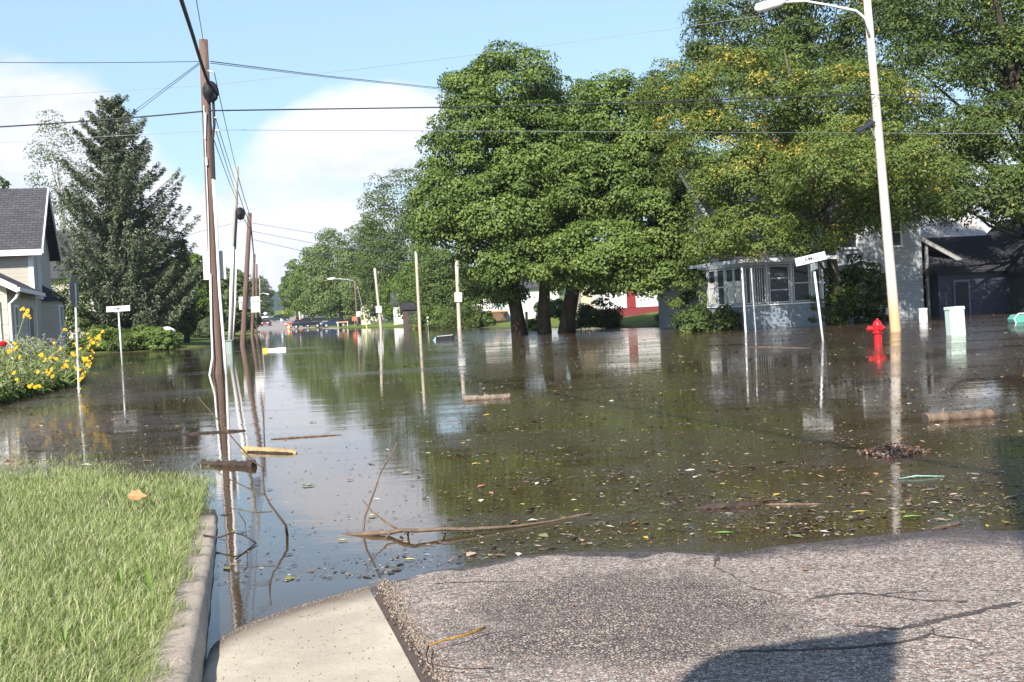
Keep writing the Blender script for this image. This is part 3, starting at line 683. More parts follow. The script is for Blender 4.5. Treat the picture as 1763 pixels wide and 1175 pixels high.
# spruce with whorled boughs
def spruce(name, label, base, H, R, seed, scale=1.0):
    rng = np.random.default_rng(seed); rr = random.Random(seed); root = thing(name, base, label, 'tree')
    mb = MB(); mb.tube([(0, 0, -.2), (.05, 0, H*.5), (0, 0, H)], [.32, .2, .03], 8); P_ = []; N_ = []; A_ = []; T_ = []
    z = .7
    while z < H-.25:
        f = z/H; nb = 6 if f < .8 else 5
        Lr = R*(1-f)**.72*(1.0 if f > .12 else .8)+.2
        for j in range(nb):
            if rr.random() < .10: continue
            a = rr.uniform(0, 2*math.pi); L = Lr*rr.uniform(.62, 1.18); zz = z+rr.uniform(-.2, .2)
            rise = .35+.9*f; pts = []
            for i in range(7):
                u = i/6; pts.append(Vector((math.cos(a)*L*u, math.sin(a)*L*u, zz+L*(rise*.35*u-.34*u*(1-u)*(1-f)+.28*u**3))))
            mb.tube([pts[0], pts[3], pts[6]], [.05, .035, .012], 4)
            ta = rng.uniform(-.25, .25)
            m = int(42*L/1.2)+16
            u = rng.uniform(.12, 1.04, m); ix = np.clip((u*6).astype(int), 0, 5); fr = u*6-ix
            pa = np.array([tuple(q) for q in pts]); c = pa[ix]*(1-fr)[:, None]+pa[ix+1]*fr[:, None]
            wid = (.5*np.sin(np.clip(u, 0, 1)*np.pi*.82+.35)+.08)*min(1, L*.5)
            side = np.array([-math.sin(a), math.cos(a), 0]); sd_ = rng.uniform(-1, 1, m)
            c = c+side*(sd_*wid)[:, None]; drop = rng.uniform(0, 1, m)**1.5*.42*(1-.55*f)*np.minimum(1, L/2)
            c[:, 2] -= drop+np.abs(sd_)*wid*.22
            out_ = np.array([math.cos(a), math.sin(a), 0])
            ax = out_[None]*.7+side[None]*(sd_*.8)[:, None]+np.array([0, 0, -.1])[None]-np.array([0, 0, 2.2])[None]*drop[:, None]
            P_.append(c); A_.append(ax); N_.append(np.tile([0, 0, 1.0], (m, 1))+rng.normal(size=(m, 3))*.55+out_*.2); T_.append(np.clip(rng.normal(.5, .2, m)+ta-drop*.4, 0, 1))
        z += .30+.16*rr.random()
    P_, N_, A_, T_ = map(np.concatenate, (P_, N_, A_, T_)); k = len(P_)
    rep = 3; P_ = np.repeat(P_, rep, 0)+rng.normal(size=(k*rep, 3))*.07; N_ = np.repeat(N_, rep, 0)+rng.normal(size=(k*rep, 3))*.4; A_ = np.repeat(A_, rep, 0); T_ = np.repeat(T_, rep)
    V, Q = leafquads(rng, P_, N_, rng.uniform(.2, .36, k*rep)*scale, rng.uniform(.06, .11, k*rep)*scale, axis=A_)
    npmesh('crown', V, Q, LF['spruce'], root, {'tint': np.repeat(T_, 4), 'turn': np.zeros(k*rep*4)})
    mb.build('trunk', BARK, root); return root
b = P(220, 602); gy = 79; bx = b.x*gy/b.y
spruce('spruce_tree', 'big blue green spruce standing beside the left street sign', (bx, gy, .3), PD(192, 165, gy).z-.3, 6.1, 31)

# background trees
def simple_tree(name, label, px, Y, top, hw, mat, seed, low=.18, group=None, leafs=.3, n=110, per=60, shape='round', bark=BARK, rc=None, turn=0, aspect=.7):
    p = PD(px, 560, Y); x = p.x; z0 = gz(x, Y); zt = PD(px, top, Y).z; H = zt-z0; R = hw*Y/F_PX
    if shape == 'round':
        bl = [(x, Y, z0+H*.66, R*.8, R*.8, H*.33), (x-R*.4, Y-.3, z0+H*.45, R*.62, R*.7, H*.26), (x+R*.4, Y, z0+H*.47, R*.62, R*.7, H*.25), (x+R*.1, Y-R*.3, z0+H*.24, R*.85, R*.7, H*.22)]+([(x-R*.35, Y+R*.2, z0+H*.14, R*.6, R*.6, H*.14), (x+R*.4, Y+R*.3, z0+H*.16, R*.6, R*.6, H*.15)] if low > .1 and not (500 < px < 660) else [])
    else:
        bl = [(x, Y, z0+H*f, R*w, R*w, H*.2) for f, w in ((.2, 1), (.4, .92), (.6, .7), (.8, .42))]
    return tree(name, label, (x, Y, z0), bl, int(n*1.35), per, rc or max(.5, R*.26), leafs, mat, seed, r0=.16+R*.04, limbs=12, group=group, flat=.7, turn=turn, aspect=aspect, bark=bark)
g1 = 'trees along the right side of the street'
simple_tree('street_tree', 'dark green full tree filling the gap just left of the big maples', 688, 165, 296, 62, LF['dark'], 40, group=g1, n=260, per=90, leafs=.27)
simple_tree('street_tree', 'shorter tree with dense crown behind the bare pole with the small speed sign', 640, 186, 385, 48, LF['far'], 41, group=g1, n=190, per=80)
simple_tree('street_tree', 'green tree overhanging the white pole that carries a blank sign', 745, 142, 430, 55, LF['bright'], 42, group=g1, n=200, per=80, leafs=.24)
simple_tree('street_tree', 'rounded tree behind the street lamp on the dark pole', 588, 200, 398, 50, LF['far'], 43, group=g1, n=190, per=70, leafs=.36)
simple_tree('street_tree', 'yellow green tree arching over the parked black pickup', 549, 235, 425, 42, LF['bright'], 44, group=g1, n=170, per=60, leafs=.42)
simple_tree('street_tree', 'light green tree at the bend of the road beyond the cars', 512, 300, 452, 24, LF['bright'], 45, group=g1, n=120, per=60, leafs=.5)
simple_tree('street_tree', 'low dark tree standing behind the blue parked car', 572, 225, 470, 40, LF['far'], 46, group=g1, n=140, per=60, leafs=.38)
simple_tree('street_tree', 'small bright tree in front of the cream house', 697, 157, 475, 35, LF['bright'], 47, group=g1, n=120, per=60, leafs=.24)
simple_tree('street_tree', 'bushy tree behind the tall bare pole without a sign', 778, 128, 430, 55, LF['dark'], 48, group=g1, n=180, per=80, leafs=.26)
g2 = 'trees along the left side of the street'
simple_tree('street_tree', 'dark tree ending the row on the left side of the street', 450, 385, 478, 22, LF['dark'], 50, group=g2, n=120, per=60, leafs=.45)
simple_tree('street_tree', 'green tree seen between the paired white sign backs and the grey pole', 418, 175, 468, 26, LF['far'], 51, group=g2, n=130, per=60, leafs=.36)
simple_tree('street_tree', 'tree seen just right of the tall brown pole in the foreground', 398, 130, 462, 34, LF['far'], 52, group=g2, n=150, per=60, leafs=.3)
simple_tree('street_tree', 'light green tree right of the narrow arborvitae', 345, 120, 440, 34, LF['bright'], 53, group=g2, n=150, per=60, leafs=.28)
simple_tree('street_tree', 'broad dark tree between the spruce and the arborvitae', 285, 98, 418, 42, LF['dark'], 54, group=g2, n=180, per=80, leafs=.25)
simple_tree('willow_tree', 'thin pale tree with sky showing through, behind the left of the spruce', 118, 98, 190, 52, LF['pale'], 55, n=230, per=34, leafs=.24, rc=.75, aspect=.4, bark=POLE_G)
simple_tree('street_tree', 'crown showing above the shingled roof at the left edge', 0, 92, 272, 42, LF['pale'], 56, n=140, per=60, leafs=.24)
simple_tree('arborvitae', 'narrow pointed arborvitae right of the spruce', 318, 88, 403, 15, LF['dark'], 57, shape='cone', n=130, per=80, leafs=.16, rc=.35)
def bush(name, label, px, py, Y, hw, hh, mat, seed, n=60, per=70, leafs=.14, group=None, rc=None, z0=None, turn=0, aspect=.7):
    p = P(px, py) if Y is None else PD(px, py, Y)
    Y = p.y; x = p.x; z0 = (gz(x, Y) if z0 is None else z0); k = Y/F_PX
    return tree(name, label, (x, Y, z0), [(x, Y, z0+hh*k*.42, hw*k, hw*k*.8, hh*k*.55), (x-hw*k*.45, Y, z0+hh*k*.3, hw*k*.6, hw*k*.6, hh*k*.42), (x+hw*k*.4, Y-.1, z0+hh*k*.25, hw*k*.6, hw*k*.6, hh*k*.4)],
                n, per, rc or max(.22, hw*k*.3), leafs, mat, seed, trunk=False, cat='bush', group=group, turn=turn, aspect=aspect, pname='foliage')
gb = 'shrubs in the yards'
for args in (
  ('shrub', 'dark leafy shrub at the foot of the spruce left of the white patch', 248, 590, 74, 34, 36, LF['maple'], 60),
  ('shrub', 'low bright bush beside the trunk of the spruce near the street sign', 278, 592, 73.6, 26, 36, LF['maple'], 61),
  ('shrub', 'dark shrub right under the low boughs of the spruce', 225, 590, 74, 30, 30, LF['dark'], 62),
  ('shrub', 'bush left of the leaning left street sign post', 178, 585, 75, 30, 40, LF['maple'], 63),
  ('shrub', 'yellow green bush behind the brown pole on the far lawn', 352, 575, 110, 24, 30, LF['pale'], 64),
  ('shrub', 'round bush behind the rough tan post in the flood', 745, 552, 112, 30, 42, LF['maple'], 65),
  ('shrub', 'dark bush beneath the white pole with the blank sign', 800, 552, 100, 36, 42, LF['dark'], 66),
  ('shrub', 'small shrub left of the lattice deck', 835, 550, 98, 15, 26, LF['dark'], 67),
  ('shrub', 'light green shrub between the left and middle maple trunks', 917, 566, 74, 16, 30, LF['bright'], 68),
  ('shrub', 'reddish dark shrub right of the rightmost maple trunk', 1030, 556, 68, 34, 52, LF['dark'], 69),
  ('shrub', 'dark shrub against the left side of the grey blue porch', 1222, 565, 50.5, 42, 52, LF['dark'], 70),
  ('shrub', 'big dark shrub covering the side wall left of the porch', 1205, 560, 55, 40, 150, LF['dark'], 76),
  ('shrub', 'tall dark shrub filling the gap between the beige house and the spruce', 122, 590, 76, 34, 130, LF['dark'], 78),
  ('shrub', 'low leafy shrub at the corner of the beige house', 104, 600, 62, 14, 60, LF['maple'], 79),
  ('shrub', 'tall dark shrub between the porch windows and the ash trunk', 1408, 556, 51.5, 34, 110, LF['dark'], 71),
  ('shrub', 'tall dark evergreen shrub right of the ash trunk', 1488, 556, 52.5, 42, 118, LF['dark'], 72),
  ('shrub', 'low weeds before the red foundation of the white house', 1170, 552, 66, 30, 16, LF['maple'], 73)):
    bush(*args, group=gb, n=110 if args[6] > 60 else 70, z0=(-.3 if args[2] > 1200 else None))
# clipped hedge
p = P(955, 562); root = tree('hedge', 'clipped rectangular hedge between the middle and right maple trunks', (p.x*76/p.y, 76, .3),
   [(p.x*76/p.y, 76, 1.0, .9, .7, .9), (p.x*76/p.y+.3, 76, 1.3, .75, .7, .55), (p.x*76/p.y-.3, 76, 1.3, .7, .7, .55)], 70, 120, .35, .12, LF['maple'], 75, trunk=False, cat='hedge', pname='foliage')

# distant woods beyond the bend
def woods():
    rng = np.random.default_rng(77); bl = []
    for _ in range(150):
        y = rng.uniform(330, 760); x = rng.uniform(-.9, .75)*y
        if abs(x+66) < 20 and y < 480: continue
        if -.232 < x/y < -.175 and y < 700: continue
        z = gz(x, y); r = rng.uniform(6, 11); bl.append((x, y, z+r*.75, r, r, r*rng.uniform(.8, 1.1)))
    C, P_, N, ti, tr = crown_arrays(rng, bl, 3200, 26, 2.2, .8)
    k = len(P_); V, Q = leafquads(rng, P_, N, rng.uniform(.9, 1.6, k), .8)
    tag(npmesh('distant_woods', V, Q, LF['far'], None, {'tint': np.repeat(ti, 4), 'turn': np.repeat(tr, 4)}), 'distant green woods beyond the end of the street', 'woods', kind='stuff')
woods()

#==PART2==
# ------------------------------------------------------------------ poles, wires, signs
def text(body, size, loc, mat, parent, rot=(math.pi/2, 0, 0), depth=.002, name='lettering', width=None):
    cu = bpy.data.curves.new('t', 'FONT'); cu.body = body; cu.size = size; cu.align_x = 'CENTER'; cu.align_y = 'CENTER'; cu.extrude = depth; cu.offset = size*.012
    tmp = bpy.data.objects.new('t', cu); me = bpy.data.meshes.new_from_object(tmp); bpy.data.objects.remove(tmp); bpy.data.curves.remove(cu)
    me.name = name; me.materials.clear(); o = link(name, me, mat, parent); o.location = loc; o.rotation_euler = rot
    if width and o.dimensions.x: pass
    return o
INK = plain('black_ink', (.02, .02, .022), .6)
def lin(a, b, f): return Vector(a).lerp(Vector(b), f)
def wire(label, pts, r=.012, mat=WIRE, sag=0, cat='wire', name='overhead_wire', group='overhead wires', n=14):
    pts = [Vector(p) for p in pts]
    if len(pts) == 2:
        a, b = pts; pts = [a.lerp(b, i/n)-Vector((0, 0, sag*4*(i/n)*(1-i/n))) for i in range(n+1)]
    o0 = pts[0].copy(); root = MB().tube([p-o0 for p in pts], r, 6).build(name, mat); root.location = o0
    return tag(root, label, cat, group)
def pole(name, label, bpx, tpx, r0, r1, mat, cat='utility pole', group=None, zb=-.55, Y=None):
    b = P(*bpx) if Y is None else PD(bpx[0], bpx[1], Y); t_ = PD(tpx[0], tpx[1], b.y)
    root = thing(name, (b.x, b.y, 0), label, cat, group)
    d = t_-Vector((b.x, b.y, b.z)); k = (zb-b.z)/d.z
    pts = [d*k+Vector((0, 0, b.z))]+[d*f+Vector((0, 0, b.z)) for f in (0, .25, .5, .75, 1)]
    rng = random.Random(name+label)
    MB().tube(pts, [r0*1.04, r0, r0*.75+r1*.25, (r0+r1)/2, r0*.25+r1*.75, r1], 14, jit=.025, rng=rng).build('shaft', mat, root, smooth=True)
    return root, (lambda f, _b=b, _d=d: Vector(_b)+_d*f)
def coil(parent, c, R, name='cable_coil'):
    mb = MB(); rr = random.Random(4)
    for j in range(6):
        a = rr.uniform(-.25, .25); q = []; Rj = R*(.18+.17*j)
        for i in range(21):
            t = 2*math.pi*i/20; q.append(Vector((c[0]+Rj*math.sin(t)*math.cos(a+.6), c[1]+Rj*math.sin(t)*math.sin(a+.6)-.05+.03*j, c[2]+Rj*1.35*math.cos(t))))
        mb.tube(q, .036, 6, cap=False)
    return mb.build(name, BLACK, parent, smooth=True)

gp = 'utility poles along the left side of the street'
p1, p1f = pole('utility_pole', 'tall weathered brown utility pole nearest the camera, with white conduits and a black cable coil', (376, 645), (350, 69), .155, .125, POLE_D, group=gp)
O = Vector(p1.location)
def rel(px, py, Y): return PD(px, py, Y)-O
Y1 = O.y
MB().tube([rel(367, 309, Y1-.2), rel(373, 400, Y1-.22), rel(378, 500, Y1-.24), rel(386, 600, Y1-.28), rel(391, 660, Y1-.3)], .042, 8).build('conduit', WHITE, p1, smooth=True)
MB().tube([rel(362, 472, Y1-.2), rel(364, 560, Y1-.22), rel(366, 615, Y1-.25), rel(361, 645, Y1-.3), rel(361, 662, Y1-.3)], .030, 8).build('conduit', WHITE, p1, smooth=True)
mb = MB(); mb.tube([rel(351, 182, Y1-.16), rel(354, 260, Y1-.17), rel(358, 360, Y1-.18), rel(361, 475, Y1-.2)], .013, 6)
mb.tube([rel(354, 195, Y1-.17), rel(353, 240, Y1-.17)], .03, 6).tube([rel(355, 272, Y1-.18), rel(356, 285, Y1-.18)], .04, 6)
mb.build('ground_wire', WHITE, p1)
MB().tube([rel(367, 170, Y1-.05), rel(369, 215, Y1-.1), rel(366, 240, Y1-.17), rel(369, 310, Y1-.18)], .04, 8).build('riser_cable', BLACK, p1)
coil(p1, rel(361, 157, Y1-.25), .20)
for q_ in (((358, 122), (366, 124)), ((368, 225), (378, 225)), ((368, 203), (374, 203))): MB().tube([rel(*q_[0], Y1-.1), rel(*q_[1], Y1-.12)], .02).build('bracket', GALV, p1)
cc = rel(369, 457, Y1+.18)
sg = MB().box(-.32, .32, 0, .006, -.41, .41).build('sign_panel', plain('sign_back_white', (.62, .62, .62), .5, .1, var=.06), p1, bevel=.002); sg.location = cc; sg.rotation_euler = (0, math.radians(.5), .1)

p2, p2f = pole('utility_pole', 'pale grey utility pole with white conduits and a green cabinet at its foot', (396, 606), (408, 287), .14, .10, POLE_G, group=gp)
O = Vector(p2.location); Y2 = O.y
MB().tube([rel(400.5, 425, Y2-.2), rel(398, 500, Y2-.2), rel(396, 588, Y2-.22)], .09, 8).build('conduit', WHITE, p2, smooth=True)
MB().tube([rel(407, 430, Y2-.1), rel(405, 520, Y2-.1), rel(401, 588, Y2-.12)], .045, 8).build('conduit', WHITE, p2, smooth=True)
MB().tube([rel(408, 360, Y2-.15), rel(404, 425, Y2-.18)], .07, 8).build('riser_cable', BLACK, p2)
coil(p2, rel(413, 368, Y2-.2), .22)
cb = P(396, 609)
ut = thing('utility_cabinet', (cb.x-.02, cb.y-.35, -.1), 'grey green metal cabinet half under water at the foot of the pale grey pole', 'utility cabinet')
GREENM = plain('cabinet_green', (.20, .26, .23), .5, var=.1, stain=.3)
MB().box(-.26, .26, -.15, .2, -.4, .72).build('housing', GREENM, ut, bevel=.015)
MB().box(-.29, .29, -.19, .22, .72, .77).build('lid', GREENM, ut, bevel=.01)
MB().box(-.23, .23, -.165, -.152, .0, .66).build('door', plain('cabinet_door', (.25, .31, .28), .5, var=.1), ut, bevel=.003)
p3, p3f = pole('utility_pole', 'third utility pole, dark brown, with a pair of white sign backs behind it', (418, 595), (430, 367), .19, .14, POLE_D, group=gp)
O = Vector(p3.location); Y3 = O.y
for px0, px1, py0, py1 in ((411.5, 431, 511, 533), (432, 447, 511, 538)):
    a = rel((px0+px1)/2, (py0+py1)/2, Y3+.25); w = (px1-px0)*Y3/F_PX/2; h = (py1-py0)*Y3/F_PX/2
    s_ = MB().box(-w, w, 0, .006, -h, h).build('sign_panel', _mc['sign_back_white'], p3); s_.location = a
MB().box(-.8, .8, .2, .24, 0, .05).build('sign_rail', GALV, p3).location = rel(429, 520, Y3)
p4, p4f = pole('utility_pole', 'fourth utility pole, thin and brown, behind the right hand white sign back', (434, 580), (438, 438), .19, .13, POLE_D, group=gp)
p5, p5f = pole('utility_pole', 'fifth and farthest brown utility pole on the left of the street', (441, 573), (442, 455), .2, .13, POLE_D, group=gp)
p6, p6f = pole('utility_pole', 'short grey pole with a small lamp arm beside the far left trees', (448, 567), (447, 480), .15, .11, POLE_G, group=gp)
O = Vector(p6.location)
MB().tube([rel(447, 507, O.y), rel(453, 505, O.y-.1), rel(458, 506, O.y-.2)], .05).build('lamp_arm', GALV, p6)
MB().tube([rel(458, 506, O.y-.2), rel(463, 507, O.y-.3)], [.16, .08]).build('lamp_head', BRIGHT, p6)

# bare poles on the right of the street
gr = 'bare pale poles rising from the water mid picture'
q1, q1f = pole('bare_pole', 'tall pale pole with a blank white sign, rightmost of the three bare poles', (791, 568), (786, 448), .165, .15, POLE_L, 'pole', gr)
q2, q2f = pole('bare_pole', 'tall pale pole without any sign, middle one of the three bare poles', (723, 567), (716, 433), .15, .13, POLE_L, 'pole', gr)
q3, q3f = pole('bare_pole', 'short pale pole with a speed sign, leftmost of the three bare poles', (656, 566), (645, 462), .17, .14, POLE_L, 'pole', gr)
for root, (cx_, cy_), w, h, nm in ((q1, (789, 512), .29, .37, 0), (q3, (652, 533), .32, .39, 1)):
    O = Vector(root.location); k = 1
    s_ = MB().box(-w, w, -.006, 0, -h, h).build('sign_panel', BRIGHT, root); s_.location = rel(cx_, cy_, O.y-.25); s_.rotation_euler = (0, math.radians(2), 0)
    if nm:
        text('SPEED', .17, s_.location+Vector((0, -.01, .27)), INK, root); text('LIMIT', .17, s_.location+Vector((0, -.01, .10)), INK, root)
        text('25', .42, s_.location+Vector((0, -.01, -.17)), INK, root)
q4, q4f = pole('lamp_pole', 'dark wooden pole with a curved street lamp arm and a small white sign', (616, 564), (611, 484), .19, .15, POLE_D, 'street lamp')
O = Vector(q4.location); Yq = O.y
MB().tube([rel(611, 489, Yq), rel(607, 483, Yq-.1), rel(590, 481, Yq-.3), rel(577, 480, Yq-.4)], [.07, .07, .06, .05]).build('lamp_arm', GALV, q4, smooth=True)
MB().tube([rel(578, 480, Yq-.4), rel(573, 480, Yq-.45), rel(564, 481, Yq-.5)], [.10, .22, .12], 10).build('lamp_head', BRIGHT, q4, smooth=True)
s_ = MB().box(-.3, .3, -.006, 0, -.36, .36).build('sign_panel', BRIGHT, q4); s_.location = rel(617, 541, Yq-.28)
root = thing('guy_wire', P(633, 566), 'guy wire with a pale yellow guard beside the dark lamp pole', 'guy wire')
O = Vector(root.location)
MB().tube([rel(615, 492, O.y), rel(626, 538, O.y)], .03).build('cable', GALV, root); MB().tube([rel(626, 538, O.y), rel(632, 567, O.y)], .08).build('guard', plain('guard_yellow', (.6, .62, .3), .5), root)
gf = 'white poles on the far bank'
for a, b, l in (((517, 553), (511, 505), 'left of two slim white poles on the grassy bank'), ((521, 554), (521, 519), 'right and shorter of two slim white poles on the grassy bank')):
    o = pole('bare_pole', l, a, b, .16, .13, plain('pale_pole', (.6, .6, .58), .5), 'pole', gf, zb=0, Y=300)

# wooden lamp pole on the right: greyed wood above, fresher orange wood near the foot
LPW = wood('lamp_pole_wood', (.60, .55, .49), (.47, .42, .37), .35, 22); t = NT.__new__(NT); t.t = LPW.node_tree
b_ = next(n for n in LPW.node_tree.nodes if n.type == 'BSDF_PRINCIPLED'); src = b_.inputs['Base Color'].links[0].from_socket
zz = t.n('ShaderNodeSeparateXYZ', i={0: t.n('ShaderNodeTexCoord').outputs['Object']}).outputs[2]
f_ = t.n('ShaderNodeMapRange', i={0: zz, 1: 1.7, 2: .5}).outputs[0]
t.t.links.new(t.mix(t.math('MULTIPLY', f_, .85), src, (.55, .34, .16)), b_.inputs['Base Color'])
lp, lpf = pole('street_lamp', 'tall pale wooden pole with a white cobra head street lamp, standing beside the hydrant', (1542, 571), (1491, -22), .175, .12, LPW, 'street lamp')
O = Vector(lp.location); YL = O.y
MB().tube([rel(1497, 62, YL-.16), rel(1490, 32, YL-.2), rel(1474, 19, YL-.3), rel(1430, 10, YL-.5), rel(1385, 2, YL-.7), rel(1350, 4, YL-.8)], [.045, .045, .043, .04, .036, .032], 10).build('lamp_arm', BRIGHT, lp, smooth=True)
MB().tube([rel(1352, 3, YL-.8), rel(1340, 6, YL-.82), rel(1318, 11, YL-.86), rel(1304, 15, YL-.9), rel(1300, 17, YL-.9)], [.05, .13, .17, .15, .05], 12).build('lamp_head', BRIGHT, lp, smooth=True)
MB().lathe([(.12, .06), (.12, 0), (.08, -.05)], 12).build('lamp_lens', plain('lens_grey', (.35, .33, .3), .2), lp).location = rel(1312, 17, YL-.88)
o = MB().box(-.34, .30, -.01, .22, -.02, .02).build('solar_panel', plain('panel_dark', (.03, .035, .05), .3), lp); o.location = rel(1494, 219, YL-.2); o.rotation_euler = (.5, -.5, 0)
MB().tube([rel(1500, 222, YL-.2), rel(1508, 240, YL-.1)], .018).build('panel_bracket', GALV, lp)

# street name signs
def street_sign(name, label, bpx, tpx, cpx, w, h, roll, yaw, txt, second=None, group='street name signs'):
    b = P(*bpx); root = thing(name, b, label, 'street sign', group)
    Yb = b.y; c = PD(cpx[0], cpx[1], Yb)-b; tp = PD(tpx[0], tpx[1], Yb)-b
    MB().tube([tp*(-.35), tp], .036, 10).build('post', plain('post_steel', (.60, .64, .63), .45, .2, var=.08), root, smooth=True)
    bl = MB().box(-w/2, w/2, -.006, .006, -h/2, h/2).build('name_blade', BRIGHT, root, bevel=.004); bl.location = c; bl.rotation_euler = (0, -roll, yaw)
    for body, sz, x, z in txt: text(body, sz, (x, -.0075, z), INK, bl)
    if second:
        w2, h2, yaw2, body, c2 = second; c2 = PD(c2[0], c2[1], Yb)-b
        b2 = MB().box(-w2/2, w2/2, -.006, .006, -h2/2, h2/2).build('name_blade', plain('dull_sign', (.5, .52, .5), .5, .1), root, bevel=.004); b2.location = c2; b2.rotation_euler = (0, -roll*.6, yaw2)
        if body: text(body, h2*.62, (0, -.0075, 0), INK, b2)
    return root
street_sign('street_sign', 'leaning white street sign reading JAMES AVE on the right, above a smaller crossing blade', (1417, 588), (1402, 468), (1395.5, 446), .93, .235, math.radians(10.5), .1,
            (('E', .10, -.34, 0), ('JAMES', .18, -.01, 0), ('AVE', .085, .33, .02)), second=(.62, .20, 1.0, '', (1402, 459)))
street_sign('street_sign', 'distant white street sign reading E JAMES AVE in front of the spruce on the left', (210.5, 629), (204, 538), (203.5, 532), .94, .22, math.radians(.5), .08,
            (('E', .13, -.30, -.01), ('JAMES', .17, -.01, 0), ('AVE', .10, .33, .02)), second=(.5, .05, 1.2, '', (204.5, 538)))
# stop sign seen from behind
b = P(136, 676); root = thing('stop_sign', b, 'stop sign seen nearly edge-on from behind, rising out of the yellow flowers', 'stop sign')
O = Vector(root.location)
tp = rel(129, 488, b.y); MB().tube([tp*(-.1), tp], .028, 8).build('post', _mc['post_steel'], root)
R_ = .41; oc = [(R_*math.cos(math.pi/8+i*math.pi/4), 0, R_*math.sin(math.pi/8+i*math.pi/4)) for i in range(8)]
o = MB().prism(oc, (0, .006, 0)).build('octagon_panel', plain('grey_sign_back', (.15, .16, .17), .5, .3), root); o.location = rel(128, 502, b.y-.05); o.rotation_euler = (0, 0, math.radians(95))
# two extra thin posts in front of the porch
for k_, (a, c, l) in enumerate((((1284, 572), (1277, 460), 'slim white post standing in the water left of the porch windows'), ((1301, 573), (1293, 462), 'thin grey pipe post in the water just left of the porch windows'))):
    o, _ = pole('porch_post', l, a, c, .038 if k_ == 0 else .025, .036 if k_ == 0 else .025, WHITE if k_ == 0 else GALV, 'post', None)

# unseen pole and road sign behind the camera that cast the two shadows
bp_ = thing('utility_pole', (-.32, -2.7, .2), 'utility pole behind the camera whose long shadow crosses the water', 'utility pole', gp)
MB().tube([(0, 0, -.5), (0, 0, 5), (.05, 0, 10.6)], [.24, .27, .27], 14).build('shaft', POLE_D, bp_)
rs = thing('road_sign', (-.66, -.25, .2), 'large road sign behind the camera that shades the asphalt at the lower right', 'road sign')
MB().tube([(0, .04, -.3), (0, .04, 3.5)], .03, 8).build('post', GALV, rs)
poly = []; W2, ZT, ZB, RC = .38, 3.84, 2.5, .3
for i in range(7): a = math.pi/2+i*math.pi/12; poly.append((-W2+RC+RC*math.cos(a), 0, ZT-.12-RC+RC*math.sin(a)))
poly += [(-W2, 0, ZB), (W2, 0, ZB), (W2, 0, ZT)]
MB().prism(poly, (0, .01, 0)).build('sign_panel', SIGNBACK, rs)

# wires
top1 = lambda px, py: PD(px, py, Y1-.1)
wire('thin wire from the left edge to the top of the tall brown pole', [PD(-60, 107, 33), top1(352, 106)], .010, sag=.03)
wire('wire running right from the top of the tall brown pole into the maples', [top1(362, 106), PD(560, 131, 46), PD(760, 152, 60), PD(860, 166, 66)], .014)
wire('companion wire just below the one running from the brown pole top to the maples', [top1(362, 109), PD(560, 133, 46), PD(760, 154, 60), PD(860, 168, 66)], .010)
wire('thick bundled wire crossing from the left edge to the tall brown pole', [PD(-80, 223, 32), top1(350, 192)], .022, sag=.04)
wire('thick bundled wire crossing the whole street from the brown pole to the lamp pole', [top1(356, 191), PD(560, 188, 34), PD(800, 184.5, 35), PD(1100, 177, 36), PD(1300, 169, 37), PD(1506, 163, YL-.2)], .021)
wire('dark wire dropping from the lamp pole towards the right edge', [PD(1510, 164, YL-.2), PD(1570, 167, 37), PD(1680, 174, 36.5), PD(1850, 186, 36)], .016)
wire('second dark wire just under the thick one, right of the maples', [PD(1100, 179, 37), PD(1300, 176, 37.5), PD(1510, 178, YL-.2)], .010)
wire('faint thin wire from the left edge to the tall brown pole, third one down', [PD(-80, 250, 32), top1(350, 226)], .006, WIREL)
wire('single bright wire stretched level across the trees', [top1(366, 224), PD(800, 226, 34.5), PD(1200, 228, 36), PD(1515, 229.5, YL+.25), PD(1860, 231, 38)], .009, WIREL)
wire('upper of two slanting wires from the brown pole down to the spruce', [top1(350, 103), PD(222, 198, 52), PD(120, 270, 90)], .010)
wire('lower of two slanting wires from the brown pole down to the spruce', [top1(350, 106), PD(224, 202, 52), PD(122, 278, 90)], .010)
wire('faint high wire sweeping from the left edge up across the maples', [PD(-60, 171, 58), PD(150, 160, 58), PD(360, 147, 58), PD(620, 119, 58), PD(840, 92, 56), PD(1170, 48, 54), PD(1320, 26, 53)], .011, WIREL)
cab = [p1f(.86)+Vector((0, -.15, 0)), PD(338, 80, 26.5), PD(312, 0, 22)]
far = Vector((-.38, -2.5, 9.0)); a = cab[-1]; dv = far-a
wire('thick black cable dropping from above the camera to the coil on the brown pole', [PD(358, 142, Y1-.25), PD(345, 104, 30), PD(330, 55, 26.5), PD(312, 0, 22.5), a+dv*.35+Vector((0, 0, -.35)), a+dv*.7+Vector((0, 0, -.2)), far], .045, cat='cable', name='overhead_cable', group=None)
wire('thin wire rising from the brown pole top out of the frame', [top1(350, 70), PD(338, 0, 24), Vector((-.3, -2.6, 10.2))], .009)
for i, (h1, h2, l) in enumerate((((369, 126), (409, 300), 'highest'), ((371, 203), (409, 322), 'second highest'), ((372, 226), (409, 338), 'second lowest'), ((368, 240), (411, 352), 'lowest'))):
    wire(l+' of four wires running between the tall brown pole and the pale grey pole', [PD(h1[0], h1[1], Y1), PD(h2[0], h2[1], Y2)], .012, sag=.1)
for i, (h1, h2, l) in enumerate((((409, 300), (431, 372), 'upper'), ((410, 330), (432, 388), 'middle'), ((414, 362), (432, 396), 'lower'))):
    wire(l+' wire between the pale grey pole and the third brown pole', [PD(h1[0], h1[1], Y2), PD(h2[0], h2[1], Y3)], .02, sag=.15)
